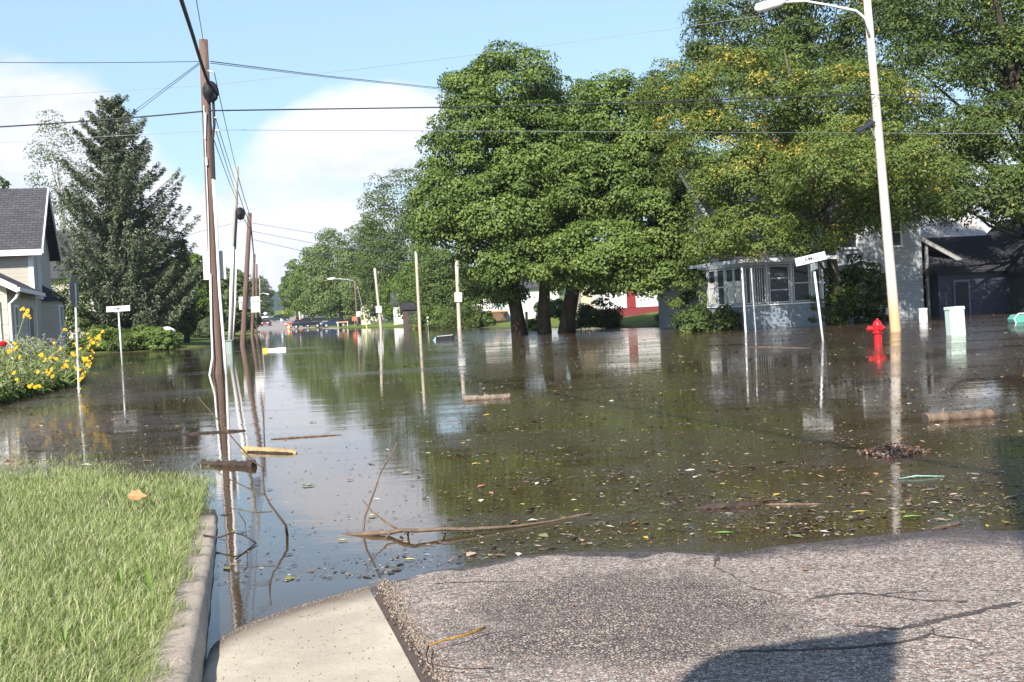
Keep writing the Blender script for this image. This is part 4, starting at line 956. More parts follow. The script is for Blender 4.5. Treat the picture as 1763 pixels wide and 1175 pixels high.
for i, (h1, h2, l) in enumerate((((431, 372), (438, 441), 'upper'), ((432, 396), (438, 452), 'lower'))):
    wire(l+' wire between the third and the fourth brown pole', [PD(h1[0], h1[1], Y3), PD(h2[0], h2[1], p4.location.y)], .026, sag=.2)
for i, (x2, y2, l) in enumerate(((700, 416, 'highest'), (720, 438, 'middle'), (700, 462, 'lowest'))):
    wire(l+' of the faint wires fanning right from the third brown pole to the street trees', [PD(432, 384+i*14, Y3), PD(565, (384+i*14+y2)/2+6, 92), PD(x2, y2, 96)], .016, WIREL)
wire('faint wires slanting from the third brown pole towards the spruce', [PD(430, 378, Y3), PD(340, 400, 80), PD(290, 418, 78)], .014, WIREL)

# ------------------------------------------------------------------ houses
def gable(mb, x0, x1, y0, y1, ze, zr, along='x', over=.4, th=.12):
    """two roof slabs; ridge along x or y"""
    if along == 'x':
        ym = (y0+y1)/2; sl = (zr-ze)/(ym-y0)
        for s_ in (1, -1):
            ye = y0-over if s_ == 1 else y1+over; zl = ze-sl*over
            mb.prism([(x0-over, ye, zl), (x1+over, ye, zl), (x1+over, ym, zr), (x0-over, ym, zr)], (0, 0, th))
    else:
        xm = (x0+x1)/2; sl = (zr-ze)/(xm-x0)
        for s_ in (1, -1):
            xe = x0-over if s_ == 1 else x1+over; zl = ze-sl*over
            mb.prism([(xe, y0-over, zl), (xe, y1+over, zl), (xm, y1+over, zr), (xm, y0-over, zr)], (0, 0, th))
    return mb
def walls(mb, x0, x1, y0, y1, z0, ze, zr=None, along='x'):
    mb.box(x0, x1, y0, y1, z0, ze)
    if zr:
        if along == 'x':
            for x in (x0, x1-.1): mb.prism([(x, y0, ze-.01), (x, y1, ze-.01), (x, (y0+y1)/2, zr)], (.1, 0, 0))
        else:
            for y in (y0, y1-.1): mb.prism([(x0, y, ze-.01), (x1, y, ze-.01), ((x0+x1)/2, y, zr)], (0, .1, 0))
    return mb
def window(parent, c, w, h, face='-y', frame=WHITE, bars=(0, 1), gl=None, t=.09, dep=.07, curtain=False):
    """frame part with a pane as its sub-part; face is the way the window looks"""
    mb = MB(); x0, x1, z0, z1 = -w/2, w/2, -h/2, h/2
    mb.box(x0-t, x1+t, -dep, 0, z1, z1+t).box(x0-t, x1+t, -dep-.03, 0, z0-t, z0).box(x0-t, x0, -dep, 0, z0, z1).box(x1, x1+t, -dep, 0, z0, z1)
    for i in range(bars[0]): x = x0+w*(i+1)/(bars[0]+1); mb.box(x-.02, x+.02, -dep*.6, -.012, z0, z1)
    for i in range(bars[1]): z = z0+h*(i+1)/(bars[1]+1); mb.box(x0, x1, -dep*.7, -.014, z-.025, z+.025)
    f = mb.build('window', frame, parent); f.location = c
    f.rotation_euler = (0, 0, {'-y': 0, '+x': math.pi/2, '-x': -math.pi/2}[face])
    MB().box(x0, x1, -.010, -.004, z0, z1).build('pane', gl or glass(), f)
    if curtain: MB().box(x0+.03, x1-.03, -.0145, -.0125, z0+.02, z1-h*.35).build('curtain', plain('curtain_cloth', (.55, .52, .45), .9), f)
    return f
# left house
LS = lap('beige_clapboard', (.50, .47, .40), .17); SH = shingle('grey_shingle', (.085, .085, .095)); LW = lap('cream_board', (.56, .52, .43), .5)
lh = thing('house', (-18.73, 45, .3), 'beige clapboard house with grey shingled roof at the left edge', 'house', rz=math.radians(16))
walls(MB(), -11, 0, 0, 6.2, -.3, 4.72, 7.15, 'x').build('wall', LS, lh)
rf = gable(MB(), -11, 0, 0, 6.2, 4.72, 7.15, 'x', .42).build('roof', SH, lh)
mb = MB(); sl_ = (7.15-4.72)/3.1
mb.box(-11.4, .40, -.47, -.43, 4.24, 4.47)
for s_ in (1, -1):
    ye = -.45 if s_ == 1 else 6.65; mb.prism([(.42, ye, 4.72-sl_*.45-.06), (.42, 3.1, 7.15-.06), (.42, 3.1, 7.15+.16), (.42, ye, 4.72-sl_*.45+.16)], (.05, 0, 0))
mb.build('fascia', WHITE, rf)
MB().box(-.16, .02, -.022, -.002, 0, 4.6).box(.002, .022, -.02, .13, 0, 4.6).build('corner_board', WHITE, lh)
window(lh, (.002, 1.7, 3.5), .38, 1.7, '+x', bars=(0, 1))
# bay on the gable side
by = MB(); by.prism([(0, 2.3, 0), (.55, 2.8, 0), (.55, 4.6, 0), (0, 5.1, 0)], (0, 0, 2.5)).build('bay', LS, lh)
MB().prism([(0, 2.1, 2.5), (.75, 2.7, 2.5), (.75, 4.7, 2.5), (0, 5.3, 2.5)], (0, 0, .1)).prism([(0, 2.2, 2.6), (.6, 2.8, 2.6), (.02, 2.4, 3.2)], (0, .01, 0)).prism([(.75, 2.7, 2.6), (.75, 4.7, 2.6), (0, 4.6, 3.15), (0, 2.8, 3.15)], (-.02, 0, -.03)).build('bay_roof', SH, lh)
window(lh, (.552, 3.7, 1.4), 1.2, 1.7, '+x', bars=(0, 1))
# wing towards the camera
walls(MB(), -5.2, -.02, -7.3, -.01, -.3, 2.85, 4.3, 'y').build('wing_wall', LW, lh)
rw = gable(MB(), -5.2, -.02, -7.3, -.02, 2.86, 4.3, 'y', .38, .1).build('wing_roof', shingle('dark_shingle', (.09, .09, .10)), lh)
mb = MB(); s2 = (4.3-2.86)/2.59
mb.prism([(.36, -7.72, 2.86-s2*.38-.10), (-2.61, -7.72, 4.3-.10), (-2.61, -7.72, 4.3+.13), (.36, -7.72, 2.86-s2*.38+.13)], (0, .05, 0))
mb.box(.355, .45, -7.72, -.45, 2.86-s2*.38-.06, 2.86-s2*.38+.08).build('gutter', WHITE, rw)
MB().tube([(.38, -7.55, 2.55), (.3, -7.5, 2.4), (.06, -7.4, 2.2), (.06, -7.4, .1)], .05, 8).build('downspout', WHITE, lh)
window(lh, (-.72, -7.31, 1.55), .75, 1.35, '-y', gl=plain('bright_curtained_glass', (.45, .47, .5), .12, var=.25))
window(lh, (-.012, -5.6, 1.45), .8, 1.3, '+x')
dr = MB().box(-.005, .05, -2.2, -1.3, .1, 2.15).build('door', plain('dark_door', (.07, .07, .08), .5), lh)
MB().box(-.01, .035, -2.32, -2.2, 0, 2.25).box(-.01, .035, -1.3, -1.18, 0, 2.25).build('door_frame', WHITE, dr)
# roof of the neighbour behind
hb = thing('house', (-29.5, 88, .4), 'neighbouring house with a grey roof half hidden behind the spruce', 'house', rz=math.radians(14))
walls(MB(), -8, 0, 0, 6, -.3, 5.6, 9.0, 'x').build('wall', LS, hb); gable(MB(), -8, 0, 0, 6, 5.6, 9.0, 'x', .4).build('roof', SH, hb)
window(hb, (-2, -.002, 2.6), .9, 1.2); window(hb, (-5, -.002, 2.6), .9, 1.2)

# grey blue house on the right
BL = lap('grey_blue_clapboard', (.29, .33, .37), .14); BW = plain('grey_blue_board', (.20, .235, .27), .7, var=.15, scale=2, stain=.3); PW = lap('pale_blue_clapboard', (.42, .455, .48), .16)
rh = thing('house', (10.25, 50, -.5), 'grey blue house with a windowed porch standing in the flood behind the ash', 'house', rz=math.radians(13))
MB().box(0, 3.9, 0, 5.2, 0, 1.5).build('porch_base', BW, rh)
MB().box(-.05, 3.95, -.05, 5.2, 1.5, 1.56).build('porch_sill', WHITE, rh)
WB = plain('porch_blue_white', (.42, .46, .48), .6, var=.12, stain=.3)
mb = MB(); mb.box(0, 3.9, .02, 5.1, 3.28, 3.45)
for x in (0, .42, 1.12, 2.28, 3.25, 3.78): mb.box(x, x+.12, .02, .14, 1.56, 3.28)
for y in (.9, 1.9, 2.9, 3.9, 5.0): mb.box(.02, .14, y, y+.12, 1.56, 3.28)
mb.build('porch_frame', WB, rh)
for x0, x1, bars in ((.12, .42, (0, 0)), (.54, 1.12, (3, 0)), (1.24, 2.28, (0, 2)), (2.40, 3.25, (0, 1)), (3.37, 3.78, (0, 1))):
    window(rh, ((x0+x1)/2, .07, 2.42), x1-x0-.16, 1.55, '-y', frame=WB, bars=bars, t=.05, dep=.05)
for y0, cur in ((.14, 1), (1.02, 1), (2.02, 0), (3.02, 1), (4.02, 1)):
    window(rh, (.07, y0+.44, 2.42), .70, 1.55, '-x', frame=WB, bars=(0, 1), t=.05, dep=.05, curtain=bool(cur))
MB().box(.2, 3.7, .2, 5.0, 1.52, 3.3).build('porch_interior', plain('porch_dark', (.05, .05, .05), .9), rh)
pr = MB().prism([(-.4, -.4, 3.45), (4.3, -.4, 3.45), (4.3, 3.55, 4.5), (-.4, 3.55, 4.5)], (0, 0, .1)).build('porch_roof', shingle('roof_shingle_grey', (.13, .13, .14)), rh)
MB().box(-.45, 4.35, -.46, -.41, 3.40, 3.56).box(-.46, -.41, -.46, 5.2, 3.40, 3.56).build('fascia', WB, pr)
walls(MB(), .5, 11.2, 3.6, 12, 0, 5.8, 8.9, 'x').build('wall', PW, rh)
rf = gable(MB(), .5, 11.2, 3.6, 12, 5.8, 8.9, 'x', .45).build('roof', shingle('blue_grey_shingle', (.15, .155, .17)), rh)
MB().prism([(.02, 3.1, 5.35), (.02, 7.8, 8.85), (.02, 7.8, 9.05), (.02, 3.1, 5.6)], (-.05, 0, 0)).prism([(.02, 12.5, 5.35), (.02, 7.8, 8.85), (.02, 7.8, 9.05), (.02, 12.5, 5.6)], (-.05, 0, 0)).build('fascia', WHITE, rf)
window(rh, (.5, 6.5, 4.6), .8, 1.3, '-x'); window(rh, (.5, 9.4, 4.6), .8, 1.3, '-x')
window(rh, (7.2, 3.6, 4.7), .9, 1.3); window(rh, (9.6, 3.6, 4.7), .9, 1.3)
window(rh, (7.3, 3.6, 3.0), 1.3, .42, frame=WB, bars=(0, 0))
ch = MB().box(5.2, 5.9, 7.3, 8.0, 8.0, 9.9).build('chimney', plain('brick_red', (.25, .10, .07), .9, var=.3, scale=12), rf)
# covered passage to the garage
cp = MB().prism([(11.2, 3.6, 4.35), (11.2, 9, 4.35), (13.7, 9, 3.0), (13.7, 3.6, 3.0)], (0, 0, .12)).build('carport_roof', shingle('carport_shingle', (.30, .27, .25)), rh)
MB().prism([(11.2, 3.58, 4.2), (13.75, 3.58, 2.82), (13.75, 3.58, 3.0), (11.2, 3.58, 4.36)], (0, -.05, 0)).build('fascia', GALV, cp)
MB().box(13.4, 13.52, 3.7, 3.82, 0, 3.05).build('carport_post', GALV, rh); MB().box(11.5, 11.62, 3.7, 3.82, 0, 4.1).build('carport_post', GALV, rh)
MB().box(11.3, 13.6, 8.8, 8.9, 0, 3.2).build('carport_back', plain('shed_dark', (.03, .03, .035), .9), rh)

# garage at the right edge
DB = lap('dark_blue_clapboard', (.04, .048, .075), .15)
gh = thing('garage', (20.9, 55.5, -.5), 'dark blue garage with a steep shingled gable at the right edge', 'garage', rz=math.radians(8))
walls(MB(), 0, 4.0, 0, 6, 0, 2.6, None).build('wall', DB, gh)
MB().prism([(-.3, -.35, 2.52), (4.0, -.35, 2.52), (4.6, 3, 4.35), (.9, 3, 4.35)], (0, 0, .1)).prism([(-.3, -.35, 2.52), (.9, 3, 4.35), (-.3, 6.3, 2.52)], (0, 0, .1)).build('roof', shingle('black_shingle', (.045, .045, .052)), gh)
walls(MB(), 3.7, 9.4, -1.6, 5, 0, 2.6, 5.2, 'y').build('gable_wall', lap('dark_teal_clapboard', (.06, .085, .095), .15), gh)
gable(MB(), 3.7, 9.4, -1.6, 5, 2.6, 5.2, 'y', .3).build('gable_roof', _mc['black_shingle'], gh)
MB().prism([(3.37, -1.95, 2.28), (3.37, -1.95, 2.48), (6.55, -1.95, 5.38), (6.55, -1.95, 5.15)], (0, .05, 0)).build('fascia', GALV, gh)
MB().box(3.66, 3.8, -1.68, -1.6, 0, 2.6).build('corner_board', GALV, gh)
d_ = MB().box(.85, 1.55, -.03, -.004, 0, 2.1).build('door', plain('garage_door_black', (.012, .014, .02), .5), gh)
MB().box(.77, .85, -.045, -.004, 0, 2.2).box(1.55, 1.63, -.045, -.004, 0, 2.2).box(.85, 1.55, -.045, -.004, 2.1, 2.2).build('door_frame', plain('dull_trim', (.12, .14, .2), .6), d_)
h4 = thing('house', (25.2, 70, -.3), 'house with a sunlit light grey roof showing above the garage', 'house', rz=math.radians(13))
walls(MB(), -3.5, 5.5, 0, 7, 0, 3.6, 6.6, 'x').build('wall', PW, h4); gable(MB(), -3.5, 5.5, 0, 7, 3.6, 6.6, 'x', .4).build('roof', shingle('light_shingle', (.55, .52, .5)), h4)
window(h4, (-1.5, 0, 2), 1, 1.2)

# white house with red foundation
wh = thing('house', (13.35, 84, .1), 'white house on a dark red foundation under the low maple boughs', 'house', rz=math.radians(6))
wh.scale = (1.15, 1.15, 1.05)
RB = plain('red_brick_base', (.17, .03, .035), .8, var=.25, scale=10)
MB().box(-5.6, 0, 0, 7, -.3, .95).build('foundation', RB, wh)
walls(MB(), -5.58, -.02, .02, 7, .95, 3.9, 6.4, 'y').build('wall', lap('white_clapboard', (.74, .75, .76), .2, dirt=.1), wh)
gable(MB(), -5.58, -.02, .02, 7, 3.9, 6.4, 'y', .35).build('roof', _mc['roof_shingle_grey'], wh)
MB().box(-4.6, -3.2, -1.1, 0, -.3, .35).box(-4.6, -3.2, -.75, 0, .35, .6).box(-4.6, -3.2, -.4, 0, .6, .85).build('steps', RB, wh)
dd = MB().box(-4.2, -3.6, -.03, .01, .95, 2.75).build('door', plain('red_door', (.22, .03, .03), .5), wh); MB().box(-4.3, -4.2, -.05, .01, .95, 2.8).box(-3.6, -3.5, -.05, .01, .95, 2.8).build('door_frame', WHITE, dd)
window(wh, (-1.6, .01, 2.3), 1.1, 1.2, gl=plain('curtained_glass', (.25, .27, .3), .15, var=.3))
MB().tube([(-5.65, -.08, 3.6), (-5.65, -.08, .9), (-6.1, -.5, .4)], .06).build('downspout', WHITE, wh)
# tan, cream and white houses farther left
h5 = thing('house', (5.5, 88, .2), 'tan house glimpsed right of the rightmost maple trunk', 'house')
walls(MB(), 0, 7, 0, 7, -.3, 3.4, 5.8, 'x').build('wall', lap('tan_clapboard', (.55, .47, .33), .2), h5); gable(MB(), 0, 7, 0, 7, 3.4, 5.8, 'x').build('roof', SH, h5); window(h5, (3, 0, 2), 1, 1.2)
dk = thing('house', (-3.4, 104, .35), 'small house with a lattice skirted deck seen under the maple boughs', 'house')
MB().box(.9, 8, 2, 8, -.2, 3.2).build('wall', lap('white_clapboard2', (.7, .72, .7), .2), dk)
gable(MB(), .9, 8, 2, 8, 3.2, 5.2, 'x').build('roof', SH, dk)
MB().box(2.2, 2.9, 1.93, 2.0, 0, 2.2).build('door', plain('green_door', (.10, .30, .22), .5), dk)
mb = MB()
for i in range(16):
    x = .02+i*.155; mb.prism([(x, 0, .12), (x+.03, 0, .12), (x+.63, 0, .9), (x+.60, 0, .9)], (0, .02, 0)); mb.prism([(x+.60, .021, .12), (x+.63, .021, .12), (x+.03, .021, .9), (x, .021, .9)], (0, .02, 0))
mb.build('lattice', plain('lattice_wood', (.42, .26, .16), .8), dk)
MB().box(-.05, 3.1, -.04, 2, .9, 1.02).build('deck', plain('deck_wood', (.45, .19, .10), .8), dk)
mb = MB().box(-.05, 3.1, -.02, .05, 1.62, 1.7).box(-.05, 3.1, -.02, .05, 1.15, 1.2)
for i in range(16): mb.box(i*.2, i*.2+.05, 0, .04, 1.02, 1.65)
mb.build('railing', WHITE, dk)
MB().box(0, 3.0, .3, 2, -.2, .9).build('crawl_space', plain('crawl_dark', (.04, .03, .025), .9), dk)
h6 = thing('house', (-21.5, 168, .4), 'cream coloured house behind the short pole with the speed sign', 'house', rz=.15)
walls(MB(), -.5, 6.2, 0, 6, -.3, 2.9, 4.6, 'y').build('wall', lap('cream_clapboard', (.72, .70, .55), .25), h6); gable(MB(), -.5, 6.2, 0, 6, 2.9, 4.6, 'y').build('roof', SH, h6)
window(h6, (4.6, 0, 1.9), 1.0, .9); window(h6, (1.2, 0, 1.7), .9, 1.2); MB().box(2.5, 3.4, -.05, 0, 0, 2.1).build('door', WHITE, h6)
h7 = thing('house', (-15.2, 148, .4), 'small white house right of the cream one, mostly under trees', 'house')
walls(MB(), 0, 4.5, 0, 6, -.3, 2.6, 4.0, 'x').build('wall', _mc['white_clapboard2'], h7); gable(MB(), 0, 4.5, 0, 6, 2.6, 4.0, 'x').build('roof', SH, h7); window(h7, (1.3, 0, 1.6), .9, 1.1); window(h7, (3.2, 0, 1.6), .9, 1.1)
sh_ = thing('shed', (-12.4, 131, .2), 'dark open shed left of the middle bare pole', 'shed')
MB().box(0, 3.2, 0, 3, -.3, 1.9).build('wall', plain('shed_brown', (.07, .05, .045), .9), sh_); gable(MB(), 0, 3.2, 0, 3, 1.9, 2.6, 'x', .2, .08).build('roof', _mc['black_shingle'], sh_); MB().box(.6, 2.2, -.04, 0, 0, 1.6).build('door', _mc['shed_dark'], sh_)

# ------------------------------------------------------------------ hydrant, pedestals and small street things
b = P(1512, 591); hy = thing('fire_hydrant', (b.x, b.y, 0), 'red fire hydrant standing in the water beside the pale lamp pole', 'fire hydrant', rz=-.15)
MB().lathe([(.105, -.5), (.105, .26), (.15, .27), (.15, .30), (.115, .31), (.125, .40), (.125, .45)], 20).build('barrel', RED, hy, smooth=False)
MB().lathe([(.145, .45), (.145, .475), (.12, .49), (.105, .55), (.07, .60), (.035, .615), (.03, .66)], 20).build('bonnet', RED, hy)
for v, L_, r in (((-1, 0, 0), .26, .075), ((.35, -1, 0), .2, .06), ((1, 0, 0), .17, .06)):
    v = Vector(v).normalized(); c = Vector((0, 0, .40))
    nz = MB().tube([c, c+v*(L_-.06)], r*.8, 14).build('nozzle', RED, hy); MB().tube([c+v*(L_-.07), c+v*L_], r, 14).tube([c+v*L_, c+v*(L_+.035)], .018, 5).build('cap', RED, nz)
b = P(1646, 577); pe = thing('utility_pedestal', (b.x, b.y, 0), 'white green utility pedestal standing in the water right of the lamp pole', 'utility pedestal', rz=.1, tilt=(0, -.03))
PG = plain('pedestal_paint', (.55, .68, .60), .5, var=.08, stain=.2)
MB().box(-.22, .22, -.17, .17, -.5, .72).build('housing', PG, pe, bevel=.02); MB().box(-.235, .235, -.185, .185, .72, .82).build('lid', PG, pe, bevel=.02)
b = P(1590, 555); pm = thing('white_barrel', (b.x, b.y, 0), 'small white drum floating by the dark passage beside the garage', 'barrel')
MB().lathe([(.16, -.2), (.17, .1), (.18, .15), (.17, .2), (.165, .48)], 14).build('body', BRIGHT, pm); MB().lathe([(.18, .485), (.18, .56), (.1, .58)], 14).build('lid', BRIGHT, pm)
b = P(1757, 556); bt = thing('overturned_bin', (b.x, b.y, 0), 'green plastic bin with a pale rim floating at the right edge', 'bin', rz=.1)
MB().prism([(-.32, -.25, 0), (.5, -.25, 0), (.5, -.25, .3), (-.2, -.25, .3), (-.36, -.25, .15)], (0, .5, 0)).build('body', plain('bin_green', (.10, .33, .27), .45), bt, bevel=.02)
MB().tube([(-.32, -.27, .0), (-.38, -.27, .15), (-.22, -.27, .33), (.52, -.27, .33)], .022).build('rim', WHITE, bt)
b = P(764, 586); tb = thing('floating_tub', (b.x, b.y, 0), 'black plastic tub with a blue end drifting mid water', 'tub', rz=-.1)
MB().prism([(-.42, 0, -.1), (.5, 0, -.08), (.52, 0, .28), (-.38, 0, .24)], (0, .4, 0)).build('body', plain('tub_black', (.012, .014, .016), .35), tb, bevel=.04)
MB().prism([(-.62, .02, -.05), (-.43, .02, -.1), (-.40, .02, .22), (-.5, .02, .12)], (0, .36, 0)).build('end_panel', plain('tub_blue', (.25, .36, .5), .4), tb, bevel=.02)
b = P(466, 604); pv = thing('floating_pipe', (b.x, b.y, .02), 'white plastic pipe with a yellow end floating near the left poles', 'pipe', rz=.1)
MB().tube([(-.15, 0, 0), (.75, .1, .03)], .08, 12).build('tube', BRIGHT, pv); MB().tube([(-.38, 0, 0), (-.16, 0, 0)], .13, 10).build('collar', YELLOW, pv)
b = P(746, 560); pp = MB().tube([(0, 0, -.4), (.02, 0, .7), (-.01, 0, 1.25)], [.13, .12, .11], 9).build('timber_post', plain('tan_post', (.55, .26, .12), .8, var=.25), None); pp.location = (b.x, b.y, 0); tag(pp, 'rough reddish tan post beside the middle bare pole', 'post')
b = P(731, 566); mbx = thing('mailbox', (b.x+.35, b.y, 0), 'pale mailbox on a white post at the water edge', 'mailbox')
MB().tube([(0, 0, -.3), (0, 0, .95)], .06, 6).build('post', WHITE, mbx); MB().box(-.14, .14, -.25, .25, .95, 1.15).build('box', plain('mail_yellow', (.6, .56, .3), .5), mbx, bevel=.05)
b = P(765, 557); rb = MB().box(-.3, .3, -.15, .15, -.1, .35).build('red_crate', RED, None, bevel=.03); rb.location = (b.x-.3, 118, .25); tag(rb, 'small red crate on the lawn right of the tan post', 'crate')
b = P(907, 573); pst = MB().tube([(0, 0, -.4), (.04, 0, 1.25)], [.09, .08], 8).build('timber_post', plain('pale_stake', (.5, .42, .3), .8, var=.2)); pst.location = (b.x, b.y, 0); tag(pst, 'short pale stake between the left and middle maple trunks', 'post')
b = P(717, 564); tk = MB().lathe([(.35, -.2), (.37, .3), (.33, .42), (.2, .47)], 12).build('barrel', plain('barrel_tan', (.55, .33, .2), .6)); tk.location = (b.x-.25, b.y+2, 0); tag(tk, 'tan barrel at the foot of the middle bare pole', 'barrel')

# white wrapped bundle under the spruce
b = PD(287, 572, 76); wb = MB().prism([(-.75, 0, -.3), (.65, 0, -.35), (.75, 0, .15), (.3, 0, .42), (-.3, 0, .33)], (0, .5, 0)).build('white_tarp', BRIGHT, None, bevel=.12); wb.location = (b.x, 75.2, 1.1); tag(wb, 'bright white tarp half hidden by the spruce boughs', 'tarp')

# ------------------------------------------------------------------ vehicles at the far end
def car(name, label, px, Y, rz, paint, kind='sedan', group='vehicles parked beyond the flood', z=None):
    x = PD(px, 560, Y).x; z = gz(x, Y)+.06 if z is None else z
    root = thing(name, (x, Y, z), label, 'car' if kind != 'pickup' else 'pickup', group, rz=rz)
    pr = {'sedan': ([(-2.25, .35), (-2.2, .8), (-1.5, .95), (1.0, .95), (2.1, .85), (2.3, .6), (2.3, .3)], [(-1.6, .93), (-1.0, 1.42), (.35, 1.45), (1.15, .93)]),
          'suv': ([(-2.3, .4), (-2.3, 1.05), (1.1, 1.1), (2.15, 1.0), (2.35, .7), (2.35, .4)], [(-2.25, 1.04), (-2.0, 1.75), (.4, 1.78), (1.2, 1.06)]),
          'pickup': ([(-2.7, .5), (-2.7, 1.12), (1.2, 1.15), (2.4, 1.08), (2.6, .8), (2.6, .5)], [(-.9, 1.1), (-.75, 1.8), (.6, 1.82), (1.35, 1.12)]),
          'van': ([(-2.5, .4), (-2.5, 1.2), (1.6, 1.2), (2.4, 1.0), (2.5, .4)], [(-2.48, 1.18), (-2.4, 2.05), (1.0, 2.05), (1.9, 1.18)])}[kind]
    W = .9
    MB().prism([(a, -W, z_) for a, z_ in pr[0]], (0, 2*W, 0)).build('body', paint, root, bevel=.08)
    MB().prism([(a, -W+.12, z_) for a, z_ in pr[1]], (0, 2*W-.24, 0)).build('window_band', glass('car_glass', (.015, .018, .02)), root, bevel=.04)
    tops = pr[1]; xa, za = tops[1]; xb, zb = tops[2]
    MB().box(xa, xb, -W+.14, W-.14, za-.02, max(za, zb)+.05).build('roof', paint, root, bevel=.03)
    L_ = pr[0][0][0]+.75; Rr = pr[0][-1][0]-.8
    for wx in (L_, Rr):
        for wy in (-W+.02, W-.02):
            w = MB().tube([(wx, wy-.1, .34), (wx, wy+.1, .34)], .35, 14).build('wheel', BLACK, root)
            MB().tube([(wx, wy-.115, .34), (wx, wy+.115, .34)], .2, 10).build('rim', plain('alloy', (.55, .55, .55), .35, .5), w)
    for wy in (-.62, .62): MB().box(Rr+.72, Rr+.83, wy-.2, wy+.2, .62, .8).build('headlight', BRIGHT, root)
    if kind == 'pickup': MB().box(-2.55, -.95, -.72, .72, 1.0, 1.125).build('bed_liner', BLACK, root)
    return root
def pt(n, c): return plain(n, c, .25, .1, var=.04, spec=.6)
car('parked_car', 'dark red car facing the camera at the left edge of the far road', 458, 252, -math.pi/2+.1, pt('paint_maroon', (.16, .03, .045)))
car('parked_car', 'silver car directly behind the dark red one', 458.5, 285, -math.pi/2+.1, pt('paint_silver', (.6, .62, .65)))
car('parked_car', 'white van farthest back in the line on the left of the road', 459, 345, -math.pi/2, pt('paint_white', (.75, .76, .78)), 'van')
car('parked_car', 'dark green minivan crossing the road ahead of the pickup', 476, 300, math.pi+.35, pt('paint_darkgreen', (.02, .05, .05)), 'suv')
car('parked_car', 'black sport utility vehicle right beside the dark green minivan', 484, 312, math.pi+.3, pt('paint_black', (.015, .016, .018)), 'suv')
car('parked_pickup', 'black pickup parked at the water edge beside the orange barrel', 528, 204, math.pi+.1, pt('paint_blue_black', (.012, .018, .03)), 'pickup', z=.05)
car('parked_car', 'red car peeking out left of the black pickup', 512, 222, math.pi+.4, pt('paint_red', (.5, .03, .03)))
car('parked_car', 'grey trailered boat sized car right behind the pickup bed', 545, 216, math.pi+.1, pt('paint_grey', (.16, .18, .2)), 'suv')
car('parked_car', 'navy blue car with a white wheel behind the street tree trunks', 577, 182, math.pi+.25, pt('paint_navy', (.02, .04, .10)), z=.1)
car('parked_car', 'black car parked just left of the dark lamp pole', 606, 178, math.pi+.3, pt('paint_black2', (.02, .02, .025)), z=.1)
b = PD(498, 571, 205); ob = thing('traffic_barrel', (b.x, 205, -.1), 'orange and white traffic barrel at the edge of the water', 'traffic barrel')
MB().lathe([(.3, 0), (.28, .4), (.26, .8), (.2, 1.05)], 12).build('body', plain('barrel_orange', (.75, .28, .08), .6), ob); MB().lathe([(.292, .42), (.286, .55)], 12).build('stripe', BRIGHT, ob)
b = PD(600, 566, 172); bc = thing('barricade', (b.x-.8, 172, .1), 'low orange and white road barricade beside the navy car', 'barricade')
MB().box(-.75, .75, -.02, .02, .72, .86).build('board', plain('faded_orange', (.65, .3, .12), .6), bc); MB().box(-.75, -.68, -.3, .3, 0, .9).box(.68, .75, -.3, .3, 0, .9).build('frame', BRIGHT, bc)
b = PD(614, 551, 166); osn = thing('warning_sign', (b.x-.3, 166, .1), 'small orange sign left of the dark lamp pole', 'sign'); MB().box(-.38, .38, 0, .02, .9, 1.5).build('panel', plain('faded_red', (.6, .13, .06), .5), osn); MB().tube([(0, .04, 0), (0, .04, 1.6)], .03, 6).build('post', GALV, osn)
x_ = PD(490, 540, 430); ys_ = thing('warning_sign', (x_.x, 430, gz(x_.x, 430)), 'yellow rectangular sign with a black arrow at the end of the street', 'sign')
k = x_.z-gz(x_.x, 430); MB().box(-.9, .9, 0, .03, k-.1, k+.85).build('panel', YELLOW, ys_); MB().tube([(0, .06, 0), (0, .06, k+.3)], .07, 6).build('post', GALV, ys_); MB().prism([(-.6, -.012, k+.33), (.3, -.012, k+.33), (.3, -.012, k+.18), (.65, -.012, k+.38), (.3, -.012, k+.58), (.3, -.012, k+.43), (-.6, -.012, k+.43)], (0, .008, 0)).build('arrow', INK, ys_)
x_ = PD(456.5, 540, 330); ds = thing('diamond_sign', (x_.x, 330, gz(x_.x, 330)), 'white diamond sign above the van at the left of the far road', 'sign'); k = x_.z-gz(x_.x, 330)
MB().prism([(0, 0, k-.5), (.5, 0, k), (0, 0, k+.5), (-.5, 0, k)], (0, .02, 0)).build('panel', BRIGHT, ds); MB().tube([(0, .04, 0), (0, .04, k)], .04, 6).build('post', GALV, ds)
x_ = PD(484.5, 553, 262); sp = thing('marker_post', (x_.x, 262, gz(x_.x, 262)), 'white marker on a thin stand in front of the minivan', 'marker'); MB().box(-.18, .18, 0, .03, .75, 1.35).build('panel', BRIGHT, sp); MB().tube([(0, .04, 0), (0, .04, .8)], .03, 6).build('post', GALV, sp)

